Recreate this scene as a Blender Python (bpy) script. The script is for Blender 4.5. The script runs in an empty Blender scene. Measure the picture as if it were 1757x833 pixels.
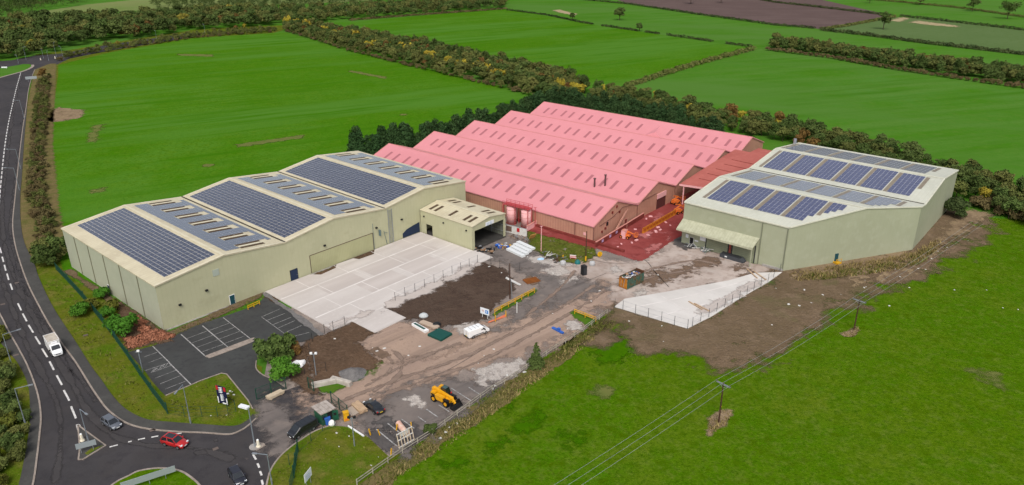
import bpy, bmesh, math, random
import numpy as np
from mathutils import Vector, Matrix
from mathutils.geometry import tessellate_polygon
PI=math.pi; R=math.radians
random.seed(7); rng=np.random.default_rng(7)
sc=bpy.context.scene; COL=sc.collection
# ------------------------------------------------------------ camera, sky, sun, exposure
CF,CT,CR,CH=1282.9,22.73,-.32,78.0           # focal length in photo pixels, pitch, roll, height in metres
cd=bpy.data.cameras.new('camera'); cam=bpy.data.objects.new('camera',cd); COL.objects.link(cam)
cd.sensor_width=36; cd.lens=36*CF/1757; cd.clip_end=12000; cd.clip_start=1
cam.matrix_world=Matrix.Translation((0,0,CH))@Matrix.Rotation(R(90-CT),4,'X')@Matrix.Rotation(R(CR),4,'Z')
sc.camera=cam
SUN_EL,SUN_AZ=50,184                          # degrees; azimuth clockwise from +Y
w=bpy.data.worlds.new('World'); sc.world=w; w.use_nodes=True
nt=w.node_tree; bg=nt.nodes['Background']; sky=nt.nodes.new('ShaderNodeTexSky'); sky.sky_type='NISHITA'; sky.sun_disc=False
sky.sun_elevation=R(SUN_EL); sky.sun_rotation=R(SUN_AZ); sky.air_density=1.0; sky.dust_density=3.5; sky.ozone_density=1.0
hs=nt.nodes.new('ShaderNodeHueSaturation'); hs.inputs['Saturation'].default_value=.45
nt.links.new(sky.outputs[0],hs.inputs['Color']); nt.links.new(hs.outputs[0],bg.inputs['Color'])
bg.inputs['Strength'].default_value=.12
sd=bpy.data.lights.new('sun','SUN'); sun=bpy.data.objects.new('sun',sd); COL.objects.link(sun)
sd.energy=1.3; sd.angle=R(24); sd.color=(1,.96,.9)
a,e=R(SUN_AZ),R(SUN_EL); sv=Vector((math.sin(a)*math.cos(e),math.cos(a)*math.cos(e),math.sin(e)))
sun.rotation_euler=sv.to_track_quat('Z','Y').to_euler(); sun.location=(0,0,200)
sc.view_settings.view_transform='Standard'; sc.view_settings.look='None'; sc.view_settings.gamma=1
sc.view_settings.use_curve_mapping=False; sc.view_settings.exposure=.5
sc.render.engine='CYCLES'; sc.cycles.max_bounces=5; sc.cycles.transparent_max_bounces=12
# ------------------------------------------------------------ pixel <-> world
_t,_r=R(CT),R(CR)
def G(px,py,z=0):
    a,b=px-878.5,py-416.5; c,s=math.cos(_r),math.sin(_r)
    u=a*c+b*s; v=-a*s+b*c
    dy=math.cos(_t)-v/CF*math.sin(_t); dz=-math.sin(_t)-v/CF*math.cos(_t)
    t=(z-CH)/dz
    return (u/CF*t, dy*t)
def PX(x,y,z):
    z-=CH; fw=y*math.cos(_t)-z*math.sin(_t); up=y*math.sin(_t)+z*math.cos(_t)
    u=CF*x/fw; v=-CF*up/fw; c,s=math.cos(_r),math.sin(_r)
    return 878.5+u*c-v*s, 416.5+u*s+v*c
def HT(bx,by,ty):                             # height of a vertical thing standing on pixel (bx,by) with its top at row ty
    x,y=G(bx,by); lo,hi=0,60
    for _ in range(40):
        m=(lo+hi)/2
        if PX(x,y,m)[1]>ty: lo=m
        else: hi=m
    return lo
def ang(p,q): a=G(*p); b=G(*q); return math.atan2(b[1]-a[1],b[0]-a[0])
# ------------------------------------------------------------ materials
def lin(c): return tuple((v/12.92 if v<=.04045 else ((v+.055)/1.055)**2.4) for v in [k/255 for k in c])
MATS={}
def mat(name,col,rough=.85,metal=0,spec=.3,layers=(),lines=(),bump=None,alpha=None,coat=0,trans=0):
    """layers: (scale, colour, lo, hi[, angle, stretch]) noise mixes; lines: (axis 'x'|'y'|'s', period, width, colour, strength)"""
    if name in MATS: return MATS[name]
    if rough>=.85: spec=min(spec,.04 if rough<.94 else .005)
    m=bpy.data.materials.new(name); m.use_nodes=True; n=m.node_tree.nodes; L=m.node_tree.links
    b=n['Principled BSDF']; b.inputs['Roughness'].default_value=rough; b.inputs['Metallic'].default_value=metal
    b.inputs['Specular IOR Level'].default_value=spec; b.inputs['Coat Weight'].default_value=coat
    tc=n.new('ShaderNodeTexCoord'); cur=None
    rgb=n.new('ShaderNodeRGB'); rgb.outputs[0].default_value=(*col,1); cur=rgb.outputs[0]; last=None
    for i,l in enumerate(layers):
        vec=tc.outputs['Object']
        if len(l)>4:
            mp=n.new('ShaderNodeMapping'); mp.inputs['Rotation'].default_value[2]=-l[4]; mp.inputs['Scale'].default_value=(1/l[5],1,1)
            mp.vector_type='POINT'
            mr=n.new('ShaderNodeMapping'); mr.inputs['Rotation'].default_value[2]=-l[4]; L.new(vec,mr.inputs[0])
            mp.inputs['Rotation'].default_value[2]=0; L.new(mr.outputs[0],mp.inputs[0]); vec=mp.outputs[0]
        mv=n.new('ShaderNodeVectorMath'); mv.operation='ADD'; mv.inputs[1].default_value=(i*37.3,i*-21.7,i*5.1); L.new(vec,mv.inputs[0])
        nz=n.new('ShaderNodeTexNoise'); nz.inputs['Scale'].default_value=l[0]; nz.inputs['Detail'].default_value=5; nz.inputs['Roughness'].default_value=.6
        L.new(mv.outputs[0],nz.inputs['Vector'])
        mr_=n.new('ShaderNodeMapRange'); mr_.inputs[1].default_value=l[2]; mr_.inputs[2].default_value=l[3]; L.new(nz.outputs[0],mr_.inputs[0])
        mx=n.new('ShaderNodeMix'); mx.data_type='RGBA'; L.new(mr_.outputs[0],mx.inputs[0]); L.new(cur,mx.inputs[6]); mx.inputs[7].default_value=(*l[1],1); cur=mx.outputs[2]; last=nz.outputs[0]
    sep=None
    for (ax,per,wd,c2,st) in lines:
        if not sep: sep=n.new('ShaderNodeSeparateXYZ'); L.new(tc.outputs['Object'],sep.inputs[0])
        if ax=='s': ad=n.new('ShaderNodeMath'); ad.operation='ADD'; L.new(sep.outputs[0],ad.inputs[0]); L.new(sep.outputs[1],ad.inputs[1]); src=ad.outputs[0]
        else: src=sep.outputs['xyz'.index(ax)]
        dv=n.new('ShaderNodeMath'); dv.operation='DIVIDE'; L.new(src,dv.inputs[0]); dv.inputs[1].default_value=per
        fr=n.new('ShaderNodeMath'); fr.operation='FRACT'; L.new(dv.outputs[0],fr.inputs[0])
        lt=n.new('ShaderNodeMath'); lt.operation='LESS_THAN'; L.new(fr.outputs[0],lt.inputs[0]); lt.inputs[1].default_value=wd/per
        ml=n.new('ShaderNodeMath'); ml.operation='MULTIPLY'; L.new(lt.outputs[0],ml.inputs[0]); ml.inputs[1].default_value=st
        mx=n.new('ShaderNodeMix'); mx.data_type='RGBA'; L.new(ml.outputs[0],mx.inputs[0]); L.new(cur,mx.inputs[6]); mx.inputs[7].default_value=(*c2,1); cur=mx.outputs[2]
    L.new(cur,b.inputs['Base Color'])
    if bump:
        nz=n.new('ShaderNodeTexNoise'); nz.inputs['Scale'].default_value=bump[0]; nz.inputs['Detail'].default_value=4; L.new(tc.outputs['Object'],nz.inputs['Vector'])
        bp=n.new('ShaderNodeBump'); bp.inputs['Strength'].default_value=bump[1]; bp.inputs['Distance'].default_value=bump[2]; L.new(nz.outputs[0],bp.inputs['Height']); L.new(bp.outputs[0],b.inputs['Normal'])
    if alpha:                                  # ragged edge: attribute 'm' (0 at the rim, 1 inside) against noise
        at=n.new('ShaderNodeAttribute'); at.attribute_name='m'
        nz=n.new('ShaderNodeTexNoise'); nz.inputs['Scale'].default_value=alpha; nz.inputs['Detail'].default_value=6; nz.inputs['Roughness'].default_value=.65; L.new(tc.outputs['Object'],nz.inputs['Vector'])
        mr_=n.new('ShaderNodeMapRange'); mr_.inputs[1].default_value=.3; mr_.inputs[2].default_value=.7; L.new(nz.outputs[0],mr_.inputs[0])
        sb=n.new('ShaderNodeMath'); sb.operation='SUBTRACT'; L.new(at.outputs['Fac'],sb.inputs[0]); L.new(mr_.outputs[0],sb.inputs[1])
        mr2=n.new('ShaderNodeMapRange'); mr2.inputs[1].default_value=-.2; mr2.inputs[2].default_value=.2; L.new(sb.outputs[0],mr2.inputs[0])
        L.new(mr2.outputs[0],b.inputs['Alpha'])
    MATS[name]=m; return m
def leafmat(name,c1,c2,c3=None,hue=.03,val=.35):
    if name in MATS: return MATS[name]
    m=bpy.data.materials.new(name); m.use_nodes=True; n=m.node_tree.nodes; L=m.node_tree.links
    b=n['Principled BSDF']; b.inputs['Roughness'].default_value=.75; b.inputs['Specular IOR Level'].default_value=.05
    at=n.new('ShaderNodeAttribute'); at.attribute_name='v'
    oi_=n.new('ShaderNodeObjectInfo'); ar=n.new('ShaderNodeAttribute'); ar.attribute_name='r'; ad=n.new('ShaderNodeMath'); ad.operation='ADD'; L.new(oi_.outputs['Random'],ad.inputs[0]); L.new(ar.outputs['Fac'],ad.inputs[1]); oi=n.new('ShaderNodeMath'); oi.operation='FRACT'; L.new(ad.outputs[0],oi.inputs[0])
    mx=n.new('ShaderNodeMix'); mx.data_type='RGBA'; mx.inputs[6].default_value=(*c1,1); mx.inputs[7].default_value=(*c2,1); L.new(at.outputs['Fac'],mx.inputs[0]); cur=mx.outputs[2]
    if c3:
        m3=n.new('ShaderNodeMix'); m3.data_type='RGBA'; m3.inputs[7].default_value=(*c3,1); L.new(cur,m3.inputs[6])
        mr=n.new('ShaderNodeMapRange'); mr.inputs[1].default_value=.45; mr.inputs[2].default_value=1; mr.inputs[4].default_value=.85; L.new(oi.outputs[0],mr.inputs[0]); L.new(mr.outputs[0],m3.inputs[0]); cur=m3.outputs[2]
    h=n.new('ShaderNodeHueSaturation'); L.new(cur,h.inputs['Color'])
    a1=n.new('ShaderNodeMapRange'); a1.inputs[3].default_value=.5-hue; a1.inputs[4].default_value=.5+hue; L.new(oi.outputs[0],a1.inputs[0]); L.new(a1.outputs[0],h.inputs['Hue'])
    ml=n.new('ShaderNodeMath'); ml.operation='MULTIPLY'; ml.inputs[1].default_value=7.31; L.new(oi.outputs[0],ml.inputs[0])
    fr=n.new('ShaderNodeMath'); fr.operation='FRACT'; L.new(ml.outputs[0],fr.inputs[0])
    a2=n.new('ShaderNodeMapRange'); a2.inputs[3].default_value=1-val; a2.inputs[4].default_value=1+val; L.new(fr.outputs[0],a2.inputs[0]); L.new(a2.outputs[0],h.inputs['Value'])
    L.new(h.outputs[0],b.inputs['Base Color']); MATS[name]=m; return m
# ------------------------------------------------------------ mesh helper
class MB:
    def __init__(s): s.v=[]; s.f=[]; s.m=[]; s.mi=0
    def mt(s,i): s.mi=i; return s
    def face(s,pts):
        k=len(s.v); s.v+=[tuple(p) for p in pts]; s.f.append(tuple(range(k,k+len(pts)))); s.m.append(s.mi); return s
    def add(s,vs,fs):
        k=len(s.v); s.v+=[tuple(p) for p in vs]
        for f in fs: s.f.append(tuple(i+k for i in f)); s.m.append(s.mi)
        return s
    def box(s,c,d,rz=0,rx=0,ry=0):
        x,y,z=[k/2 for k in d]; M_=Matrix.Translation(c)@Matrix.Rotation(rz,4,'Z')@Matrix.Rotation(ry,4,'Y')@Matrix.Rotation(rx,4,'X')
        vs=[M_@Vector((i*x,j*y,k*z)) for k in(-1,1) for j in(-1,1) for i in(-1,1)]
        return s.add(vs,[(0,2,3,1),(4,5,7,6),(0,1,5,4),(2,6,7,3),(0,4,6,2),(1,3,7,5)])
    def bar(s,p,q,wd,ht=None):
        p,q=Vector(p),Vector(q); ht=ht or wd; d=q-p; L=d.length
        M_=Matrix.Translation((p+q)/2)@d.to_track_quat('X','Z').to_matrix().to_4x4()
        x,y,z=L/2,wd/2,ht/2; vs=[M_@Vector((i*x,j*y,k*z)) for k in(-1,1) for j in(-1,1) for i in(-1,1)]
        return s.add(vs,[(0,2,3,1),(4,5,7,6),(0,1,5,4),(2,6,7,3),(0,4,6,2),(1,3,7,5)])
    def cyl(s,p,q,r,r2=None,n=10,cap=True):
        p,q=Vector(p),Vector(q); r2=r if r2 is None else r2; Q=(q-p).to_track_quat('Z','Y')
        vs=[p+Q@Vector((math.cos(2*PI*i/n)*r,math.sin(2*PI*i/n)*r,0)) for i in range(n)]+[q+Q@Vector((math.cos(2*PI*i/n)*r2,math.sin(2*PI*i/n)*r2,0)) for i in range(n)]
        fs=[(i,(i+1)%n,n+(i+1)%n,n+i) for i in range(n)]
        if cap: fs+=[tuple(range(n-1,-1,-1)),tuple(range(n,2*n))]
        return s.add(vs,fs)
    def prism(s,poly,z0,z1,bottom=False):
        k=len(poly); ar=sum(poly[i][0]*poly[(i+1)%k][1]-poly[(i+1)%k][0]*poly[i][1] for i in range(k))
        if ar<0: poly=poly[::-1]
        vs=[(x,y,z0) for x,y in poly]+[(x,y,z1) for x,y in poly]
        fs=[(i,(i+1)%k,k+(i+1)%k,k+i) for i in range(k)]
        for t in tessellate_polygon([[Vector((x,y,0)) for x,y in poly]]):
            a,b,c=[Vector((*poly[i],0)) for i in t]
            if (b-a).cross(c-a).z<0: t=t[::-1]
            fs.append(tuple(k+i for i in t))
            if bottom: fs.append(tuple(t[::-1]))
        return s.add(vs,fs)
    def flat(s,poly,z):
        vs=[(x,y,z) for x,y in poly]; fs=[]
        for t in tessellate_polygon([[Vector((x,y,0)) for x,y in poly]]):
            a,b,c=[Vector((*poly[i],0)) for i in t]
            if (b-a).cross(c-a).z<0: t=t[::-1]
            fs.append(tuple(t))
        return s.add(vs,fs)
    def loft(s,rings,cap=True):
        n=len(rings[0]); k=[]
        vs=[p for r in rings for p in r]; fs=[]
        for j in range(len(rings)-1):
            for i in range(n): fs.append((j*n+i,j*n+(i+1)%n,(j+1)*n+(i+1)%n,(j+1)*n+i))
        if cap: fs+=[tuple(range(n-1,-1,-1)),tuple(range((len(rings)-1)*n,len(rings)*n))]
        return s.add(vs,fs)
    def xf(s,M_,k=0):
        for i in range(k,len(s.v)): s.v[i]=tuple(M_@Vector(s.v[i]))
        return s
    def build(s,name,mats,parent=None,smooth=False,loc=None,rz=0):
        me=bpy.data.meshes.new(name); me.from_pydata(s.v,[],s.f)
        mats=mats if isinstance(mats,(list,tuple)) else [mats]
        for m in mats: me.materials.append(m)
        me.polygons.foreach_set('material_index',s.m)
        if smooth: me.polygons.foreach_set('use_smooth',[True]*len(s.f))
        me.update(); o=bpy.data.objects.new(name,me); COL.objects.link(o)
        if parent: o.parent=parent
        if loc is not None: o.location=loc
        o.rotation_euler.z=rz; return o
def thing(name,label,cat,loc=(0,0,0),rz=0,group=None):
    o=bpy.data.objects.new(name,None); COL.objects.link(o); o.location=(*loc,0)[:3]; o.rotation_euler.z=rz; o.empty_display_size=.3
    return tag(o,label,cat,group)
def tag(o,label=None,cat=None,group=None,kind=None):
    if label: o['label']=label
    if cat: o['category']=cat
    if group: o['group']=group
    if kind: o['kind']=kind
    return o
def dup(o,loc,rz=0,label=None,scale=None):
    def cp(a,par):
        c=a.copy(); COL.objects.link(c)
        if par: c.parent=par
        for ch in a.children: cp(ch,c)
        return c
    c=cp(o,None); c.location=(*loc,0)[:3]; c.rotation_euler.z=rz
    if scale: c.scale=scale if isinstance(scale,tuple) else (scale,)*3
    if label: c['label']=label
    return c
def smooth_line(pts,n=6):
    out=[]; P=[pts[0]]+list(pts)+[pts[-1]]
    for i in range(1,len(P)-2):
        for k in range(n):
            t=k/n; p0,p1,p2,p3=[Vector(P[i+j]).to_2d() if len(P[i+j])>2 else Vector(P[i+j]) for j in(-1,0,1,2)]
            q=.5*((2*p1)+(p2-p0)*t+(2*p0-5*p1+4*p2-p3)*t*t+(3*p1-p0-3*p2+p3)*t**3); out.append((q.x,q.y))
    out.append(tuple(pts[-1])); return out
def W_(pts,z=0): return [G(x,y,z) for x,y in pts]
def resample(P,step):
    out=[P[0]]; acc=0
    for a,b in zip(P,P[1:]):
        L=math.dist(a,b); t=step-acc
        while t<=L: out.append((a[0]+(b[0]-a[0])*t/L,a[1]+(b[1]-a[1])*t/L)); t+=step
        acc=(acc+L)%step if L>0 else acc
    return out
def ragged(P,amp,step=.8):
    Q=resample(P+[P[0]],step); n=len(Q); ph=[(random.uniform(0,6.28),f,amp/(f**.7)) for f in (1,2,4,7,11)]
    out=[]
    for i,(x,y) in enumerate(Q):
        a,b=Q[i-1],Q[(i+1)%n]; t=Vector((b[0]-a[0],b[1]-a[1])); t=t.normalized() if t.length else Vector((1,0))
        d=sum(A*math.sin(i*step*f*.33+p) for p,f,A in ph)*.5+random.uniform(-.25,.25)*amp
        out.append((x-t.y*d,y+t.x*d))
    return out
def patch(name,pts,z,m,rag=0,step=.8,world=False,kind='structure',sm=False,h=None):
    P=pts if world else W_(smooth_line(pts) if sm else pts)
    if rag: P=ragged(P,rag,step)
    b=MB()
    if h: b.prism(P,z-h,z)
    else: b.flat(P,z)
    return tag(b.build(name,m),kind=kind)
def inside(P,x,y):
    c=np.zeros(x.shape,bool); n=len(P)
    for i in range(n):
        x1,y1=P[i]; x2,y2=P[(i+1)%n]
        if y1==y2: continue
        k=((y1>y)!=(y2>y))&(x<(x2-x1)*(y-y1)/(y2-y1)+x1); c^=k
    return c
def edist(P,x,y):
    d=np.full(x.shape,1e9); n=len(P)
    for i in range(n):
        x1,y1=P[i]; x2,y2=P[(i+1)%n]; dx,dy=x2-x1,y2-y1; L=dx*dx+dy*dy+1e-9
        t=np.clip(((x-x1)*dx+(y-y1)*dy)/L,0,1); d=np.minimum(d,np.hypot(x-x1-t*dx,y-y1-t*dy))
    return d
def blend(name,pts,z,m,width=3,cell=1.0,kind='structure',world=False,relief=0):
    P=pts if world else W_(pts); xs=[p[0] for p in P]; ys=[p[1] for p in P]
    X,Y=np.meshgrid(np.arange(min(xs)-width,max(xs)+width,cell),np.arange(min(ys)-width,max(ys)+width,cell))
    ins=inside(P,X,Y); d=edist(P,X,Y)*np.where(ins,1,-1); mm=np.clip(.5+d/(2*width),0,1)
    ny,nx=X.shape; keep=mm>0; idx=np.arange(ny*nx).reshape(ny,nx)
    fk=keep[:-1,:-1]|keep[1:,:-1]|keep[:-1,1:]|keep[1:,1:]
    F=np.stack([idx[:-1,:-1],idx[:-1,1:],idx[1:,1:],idx[1:,:-1]],-1)[fk]
    used=np.unique(F); rm=np.zeros(ny*nx,int); rm[used]=np.arange(len(used))
    zz=np.full(X.shape,float(z))
    if relief: zz+=relief*mm*(rng.random(X.shape)*.6+.4*np.sin(X*.9+np.sin(Y*.7)*2)*np.sin(Y*1.1))
    V=np.stack([X.ravel()[used],Y.ravel()[used],zz.ravel()[used]],-1)
    me=bpy.data.meshes.new(name); me.from_pydata(V.tolist(),[],rm[F].tolist()); me.materials.append(m)
    at=me.attributes.new('m','FLOAT','POINT'); at.data.foreach_set('value',mm.ravel()[used].astype(np.float32))
    o=bpy.data.objects.new(name,me); COL.objects.link(o); return tag(o,kind=kind)
def ribbon(name,pts,wd,z,h,m,world=False,sm=True,kind='structure',off=0):
    P=pts if world else W_(smooth_line(pts) if sm else pts)
    L=[];Rr=[]
    for i in range(len(P)):
        a,b=P[max(0,i-1)],P[min(len(P)-1,i+1)]; t=Vector((b[0]-a[0],b[1]-a[1])).normalized()
        L.append((P[i][0]-t.y*(off+wd/2),P[i][1]+t.x*(off+wd/2))); Rr.append((P[i][0]-t.y*(off-wd/2),P[i][1]+t.x*(off-wd/2)))
    b=MB()
    for i in range(len(P)-1):
        if h:
            b.add([(*Rr[i],z-h),(*L[i],z-h),(*L[i],z),(*Rr[i],z),(*Rr[i+1],z-h),(*L[i+1],z-h),(*L[i+1],z),(*Rr[i+1],z)],[(3,7,6,2),(0,4,7,3),(1,2,6,5)])
        else: b.face([(*Rr[i],z),(*Rr[i+1],z),(*L[i+1],z),(*L[i],z)])
    return tag(b.build(name,m),kind=kind)
# ------------------------------------------------------------ foliage
def leaf_mesh(name,clusters,n,size,mats,trunk=None,flat=.0,droop=0):
    """clusters: list of (centre, radii). n leaf quads spread through their shells; attribute v = tone, shade painted into the hollows plus random"""
    cl=np.array([[*c,*r] for c,r in clusters]); wts=cl[:,3]*cl[:,4]+cl[:,3]*cl[:,5]; wts/=wts.sum()
    k=rng.choice(len(cl),n,p=wts); d=rng.normal(size=(n,3)); d/=np.linalg.norm(d,axis=1)[:,None]
    d[:,2]=np.where(d[:,2]<-.35,-d[:,2],d[:,2])
    rad=rng.random(n)**.35
    # clump the shell so that dark hollows stay between
    ph=rng.random((len(cl),3))*6
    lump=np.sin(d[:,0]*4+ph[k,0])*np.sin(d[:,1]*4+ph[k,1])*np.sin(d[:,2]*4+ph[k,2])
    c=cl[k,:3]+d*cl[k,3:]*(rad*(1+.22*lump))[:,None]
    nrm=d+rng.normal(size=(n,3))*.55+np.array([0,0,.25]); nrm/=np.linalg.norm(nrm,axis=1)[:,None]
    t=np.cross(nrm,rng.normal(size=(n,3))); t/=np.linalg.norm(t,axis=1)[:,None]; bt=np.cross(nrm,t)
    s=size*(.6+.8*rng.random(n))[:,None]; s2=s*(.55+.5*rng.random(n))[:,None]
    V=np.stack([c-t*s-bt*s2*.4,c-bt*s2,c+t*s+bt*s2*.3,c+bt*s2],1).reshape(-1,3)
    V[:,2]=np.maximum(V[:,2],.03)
    tone=np.clip(.5+.25*lump+rng.normal(size=n)*.17,0,1)  # hollows toned darker, lumps lighter: shade painted into the leaf colour
    vs=V.tolist(); fs=np.arange(4*n).reshape(n,4).tolist(); mi=[0]*n
    tones=tone.tolist()
    if trunk:
        b=MB(); trunk(b); kk=len(vs); vs+=b.v; fs+=[tuple(i+kk for i in f) for f in b.f]; mi+=[1]*len(b.f); tones+=[.5]*len(b.f)
    me=bpy.data.meshes.new(name); me.from_pydata(vs,[],fs)
    for m in mats: me.materials.append(m)
    me.polygons.foreach_set('material_index',mi)
    at=me.attributes.new('v','FLOAT','FACE'); at.data.foreach_set('value',tones); me.update(); return me
BARK=mat('bark',(.06,.045,.032),.95)
def crown_lobes(h,r,base,n,rise=1):
    out=[((0,0,base+(h-base)*.52),(r*.62,r*.62,(h-base)*.45))]
    for i in range(n):
        a=2*PI*i/n+random.uniform(-.5,.5); q=r*random.uniform(.35,.68); zz=base+(h-base)*random.uniform(.22,.8)
        k=r*random.uniform(.32,.5); out.append(((math.cos(a)*q,math.sin(a)*q,zz),(k,k,k*random.uniform(.75,1.05)*rise)))
    return out
def tree_trunk(h,r0,base,r,limbs=5):
    def f(b):
        b.cyl((0,0,0),(.05*h*.1,0,base+(h-base)*.35),r0,r0*.6,7); b.cyl((.005*h,0,base+(h-base)*.35),(0,.1,h*.85),r0*.6,r0*.15,6)
        for i in range(limbs):
            a=2*PI*i/limbs+random.uniform(-.4,.4); z0=base+(h-base)*random.uniform(0,.3)
            b.cyl((0,0,z0),(math.cos(a)*r*.6,math.sin(a)*r*.6,z0+(h-base)*.38),r0*.4,r0*.1,5)
    return f
def mesh_obj(name,me): o=bpy.data.objects.new(name,me); COL.objects.link(o); return o
def hedge_mesh(name,P,wd,h,m,dens=5,size=.35,hv=.25,gaps=0):
    """a hedge along the world polyline P: leaf quads on an uneven rounded ridge"""
    Q=np.array(resample(P,.5)); seg=np.diff(Q,axis=0); n=int(len(seg)*.5*(2*h+wd)*dens)
    i=rng.integers(0,len(seg),n); t=rng.random(n)
    base=Q[i]+seg[i]*t[:,None]; dirn=seg[i]/(np.linalg.norm(seg[i],axis=1)[:,None]+1e-9); side=np.stack([-dirn[:,1],dirn[:,0]],-1)
    s=(i+t)*.5; hh=h*(1+hv*(np.sin(s*.31+1)+np.sin(s*.83)+.7*np.sin(s*1.9+2)+.6*np.sin(s*.07))/2)
    ww=wd/2*(1+.3*np.sin(s*.5)+.25*np.sin(s*1.3+1))
    if gaps: kp=np.sin(s*.09+3)+np.sin(s*.23)>-1.5+gaps; base,side,hh,ww,s,n=base[kp],side[kp],hh[kp],ww[kp],s[kp],int(kp.sum())
    an=rng.random(n)*PI; rr=rng.random(n)**.3
    off=np.cos(an)*ww*rr; z=np.abs(np.sin(an))**.7*hh*rr
    c=np.stack([base[:,0]+side[:,0]*off,base[:,1]+side[:,1]*off,z],-1)
    nrm=np.stack([side[:,0]*np.cos(an),side[:,1]*np.cos(an),np.sin(an)+.2],-1)+rng.normal(size=(n,3))*.5; nrm/=np.linalg.norm(nrm,axis=1)[:,None]
    tt=np.cross(nrm,rng.normal(size=(n,3))); tt/=np.linalg.norm(tt,axis=1)[:,None]; bt=np.cross(nrm,tt)
    sz=size*(.6+.8*rng.random(n))[:,None]
    V=np.stack([c-tt*sz,c-bt*sz*.7,c+tt*sz,c+bt*sz*.7],1).reshape(-1,3); V[:,2]=np.maximum(V[:,2],.05)
    tone=np.clip(.5+.3*np.sin(s*.4)+rng.normal(size=n)*.25,0,1)
    me=bpy.data.meshes.new(name); me.from_pydata(V.tolist(),[],np.arange(4*n).reshape(n,4).tolist()); me.materials.append(m)
    at=me.attributes.new('v','FLOAT','FACE'); at.data.foreach_set('value',tone.astype(np.float32)); return me
def hedge(name,pts,wd,h,m,label,cat='hedge',group=None,dens=5,size=.35,hv=.25,gaps=0,world=False):
    o=mesh_obj(name,hedge_mesh(name,pts if world else W_(pts),wd,h,m,dens,size,hv,gaps)); return tag(o,label,cat,group)
def tufts(name,poly,dens,h,m,world=False,size=.16,kind='stuff'):
    P=poly if world else W_(poly); xs=[p[0] for p in P]; ys=[p[1] for p in P]
    A=(max(xs)-min(xs))*(max(ys)-min(ys)); n=int(A*dens); x=rng.uniform(min(xs),max(xs),n); y=rng.uniform(min(ys),max(ys),n)
    k=inside(P,x,y); x,y=x[k],y[k]; n=len(x)
    clump=(np.sin(x*.7+np.sin(y*.5)*2)+np.sin(y*.9+np.sin(x*.4)*2))/2
    k=rng.random(n)<.65+.35*clump; x,y,clump=x[k],y[k],clump[k]; n=len(x)
    a=rng.random(n)*2*PI; hh=h*(.5+.7*rng.random(n))*(1+.35*clump); s=size*(.6+.8*rng.random(n)); ln=rng.normal(size=(n,2))*.45*hh[:,None]
    V=np.stack([np.stack([x-np.cos(a)*s,y-np.sin(a)*s,x*0+.05],-1),np.stack([x+np.cos(a)*s,y+np.sin(a)*s,x*0+.05],-1),np.stack([x+ln[:,0],y+ln[:,1],hh],-1)],1).reshape(-1,3)
    tone=np.clip(.5+.3*clump+rng.normal(size=n)*.25,0,1)
    me=bpy.data.meshes.new(name); me.from_pydata(V.tolist(),[],np.arange(3*n).reshape(n,3).tolist()); me.materials.append(m)
    at=me.attributes.new('v','FLOAT','FACE'); at.data.foreach_set('value',tone.astype(np.float32))
    return tag(mesh_obj(name,me),kind=kind)
# ============================================================ GROUND
g1,g2,g3=(.055,.135,.008),(.085,.17,.016),(.035,.10,.004)
GR=mat('pasture',(.052,.158,.004),.95,layers=[(.010,(.072,.180,.016),.42,.62),(.05,(.045,.148,.002),.42,.65),(.35,(.075,.165,.008),.45,.75),(1.0,(.036,.112,.002),.46,.72),(.03,(.066,.172,.018),.48,.64,.5,7),(2.6,(.085,.185,.012),.52,.75),(.18,(.040,.135,.003),.52,.7,.5,12)],bump=(2.2,.5,.25))
GNEAR=mat('near_pasture',(.068,.132,.002),.95,layers=[(.015,(.05,.138,.002),.35,.65),(.06,(.10,.140,.008),.45,.72),(.25,(.045,.12,.001),.45,.72),(.7,(.115,.155,.022),.5,.8),(1.6,(.034,.082,.001),.46,.72),(3.5,(.105,.16,.01),.52,.74),(.45,(.05,.10,.001),.52,.7)],bump=(2.5,.6,.25))
GFAR=mat('far_pasture',(.054,.160,.012),.95,layers=[(.006,(.072,.180,.028),.4,.62),(.03,(.048,.155,.006),.42,.65),(.3,(.075,.165,.018),.45,.75),(.15,(.045,.140,.008),.5,.68,.3,14),(.08,(.078,.175,.026),.48,.7,.3,9),(1,(.05,.14,.012),.5,.8),(.02,(.072,.165,.026),.46,.66,-.4,5)])
GDULL=mat('dull_pasture',(.085,.135,.045),.95,layers=[(.01,(.10,.15,.055),.35,.7),(.2,(.075,.125,.035),.45,.8)])
GPALE=mat('pale_pasture',(.17,.20,.07),.95,layers=[(.01,(.12,.175,.045),.35,.7),(.15,(.17,.19,.075),.45,.8)])
VERGE=mat('verge_grass',(.098,.115,.010),.95,layers=[(.12,(.068,.120,.006),.42,.6),(.35,(.15,.135,.032),.48,.72),(1.2,(.055,.075,.006),.5,.8),(3,(.14,.15,.03),.55,.8)],bump=(2.5,.7,.3))
SCRUBG=mat('scrub_ground',(.15,.115,.05),.95,layers=[(.2,(.10,.10,.028),.4,.65),(1.0,(.20,.15,.07),.5,.8)],bump=(2,.7,.3))
ASPH=mat('asphalt',(.046,.043,.045),.88,layers=[(.05,(.062,.057,.059),.4,.62),(.4,(.037,.034,.037),.48,.72),(.15,(.054,.049,.049),.5,.65),(5,(.062,.058,.058),.52,.75)],bump=(9,.3,.03))
ASPHP=mat('carpark_asphalt',(.052,.052,.051),.9,layers=[(.1,(.062,.064,.062),.42,.65),(.8,(.038,.039,.041),.5,.8),(6,(.065,.065,.065),.55,.8)],bump=(9,.3,.03))
FOOT=mat('footway_asphalt',(.062,.060,.057),.9,layers=[(.2,(.08,.078,.072),.42,.65),(2,(.05,.048,.046),.5,.8)])
KERB=mat('kerb_stone',(.32,.27,.23),.9,layers=[(.8,(.22,.18,.15),.4,.7)],lines=[('s',.9,.05,(.12,.1,.09),.6)])
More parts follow.
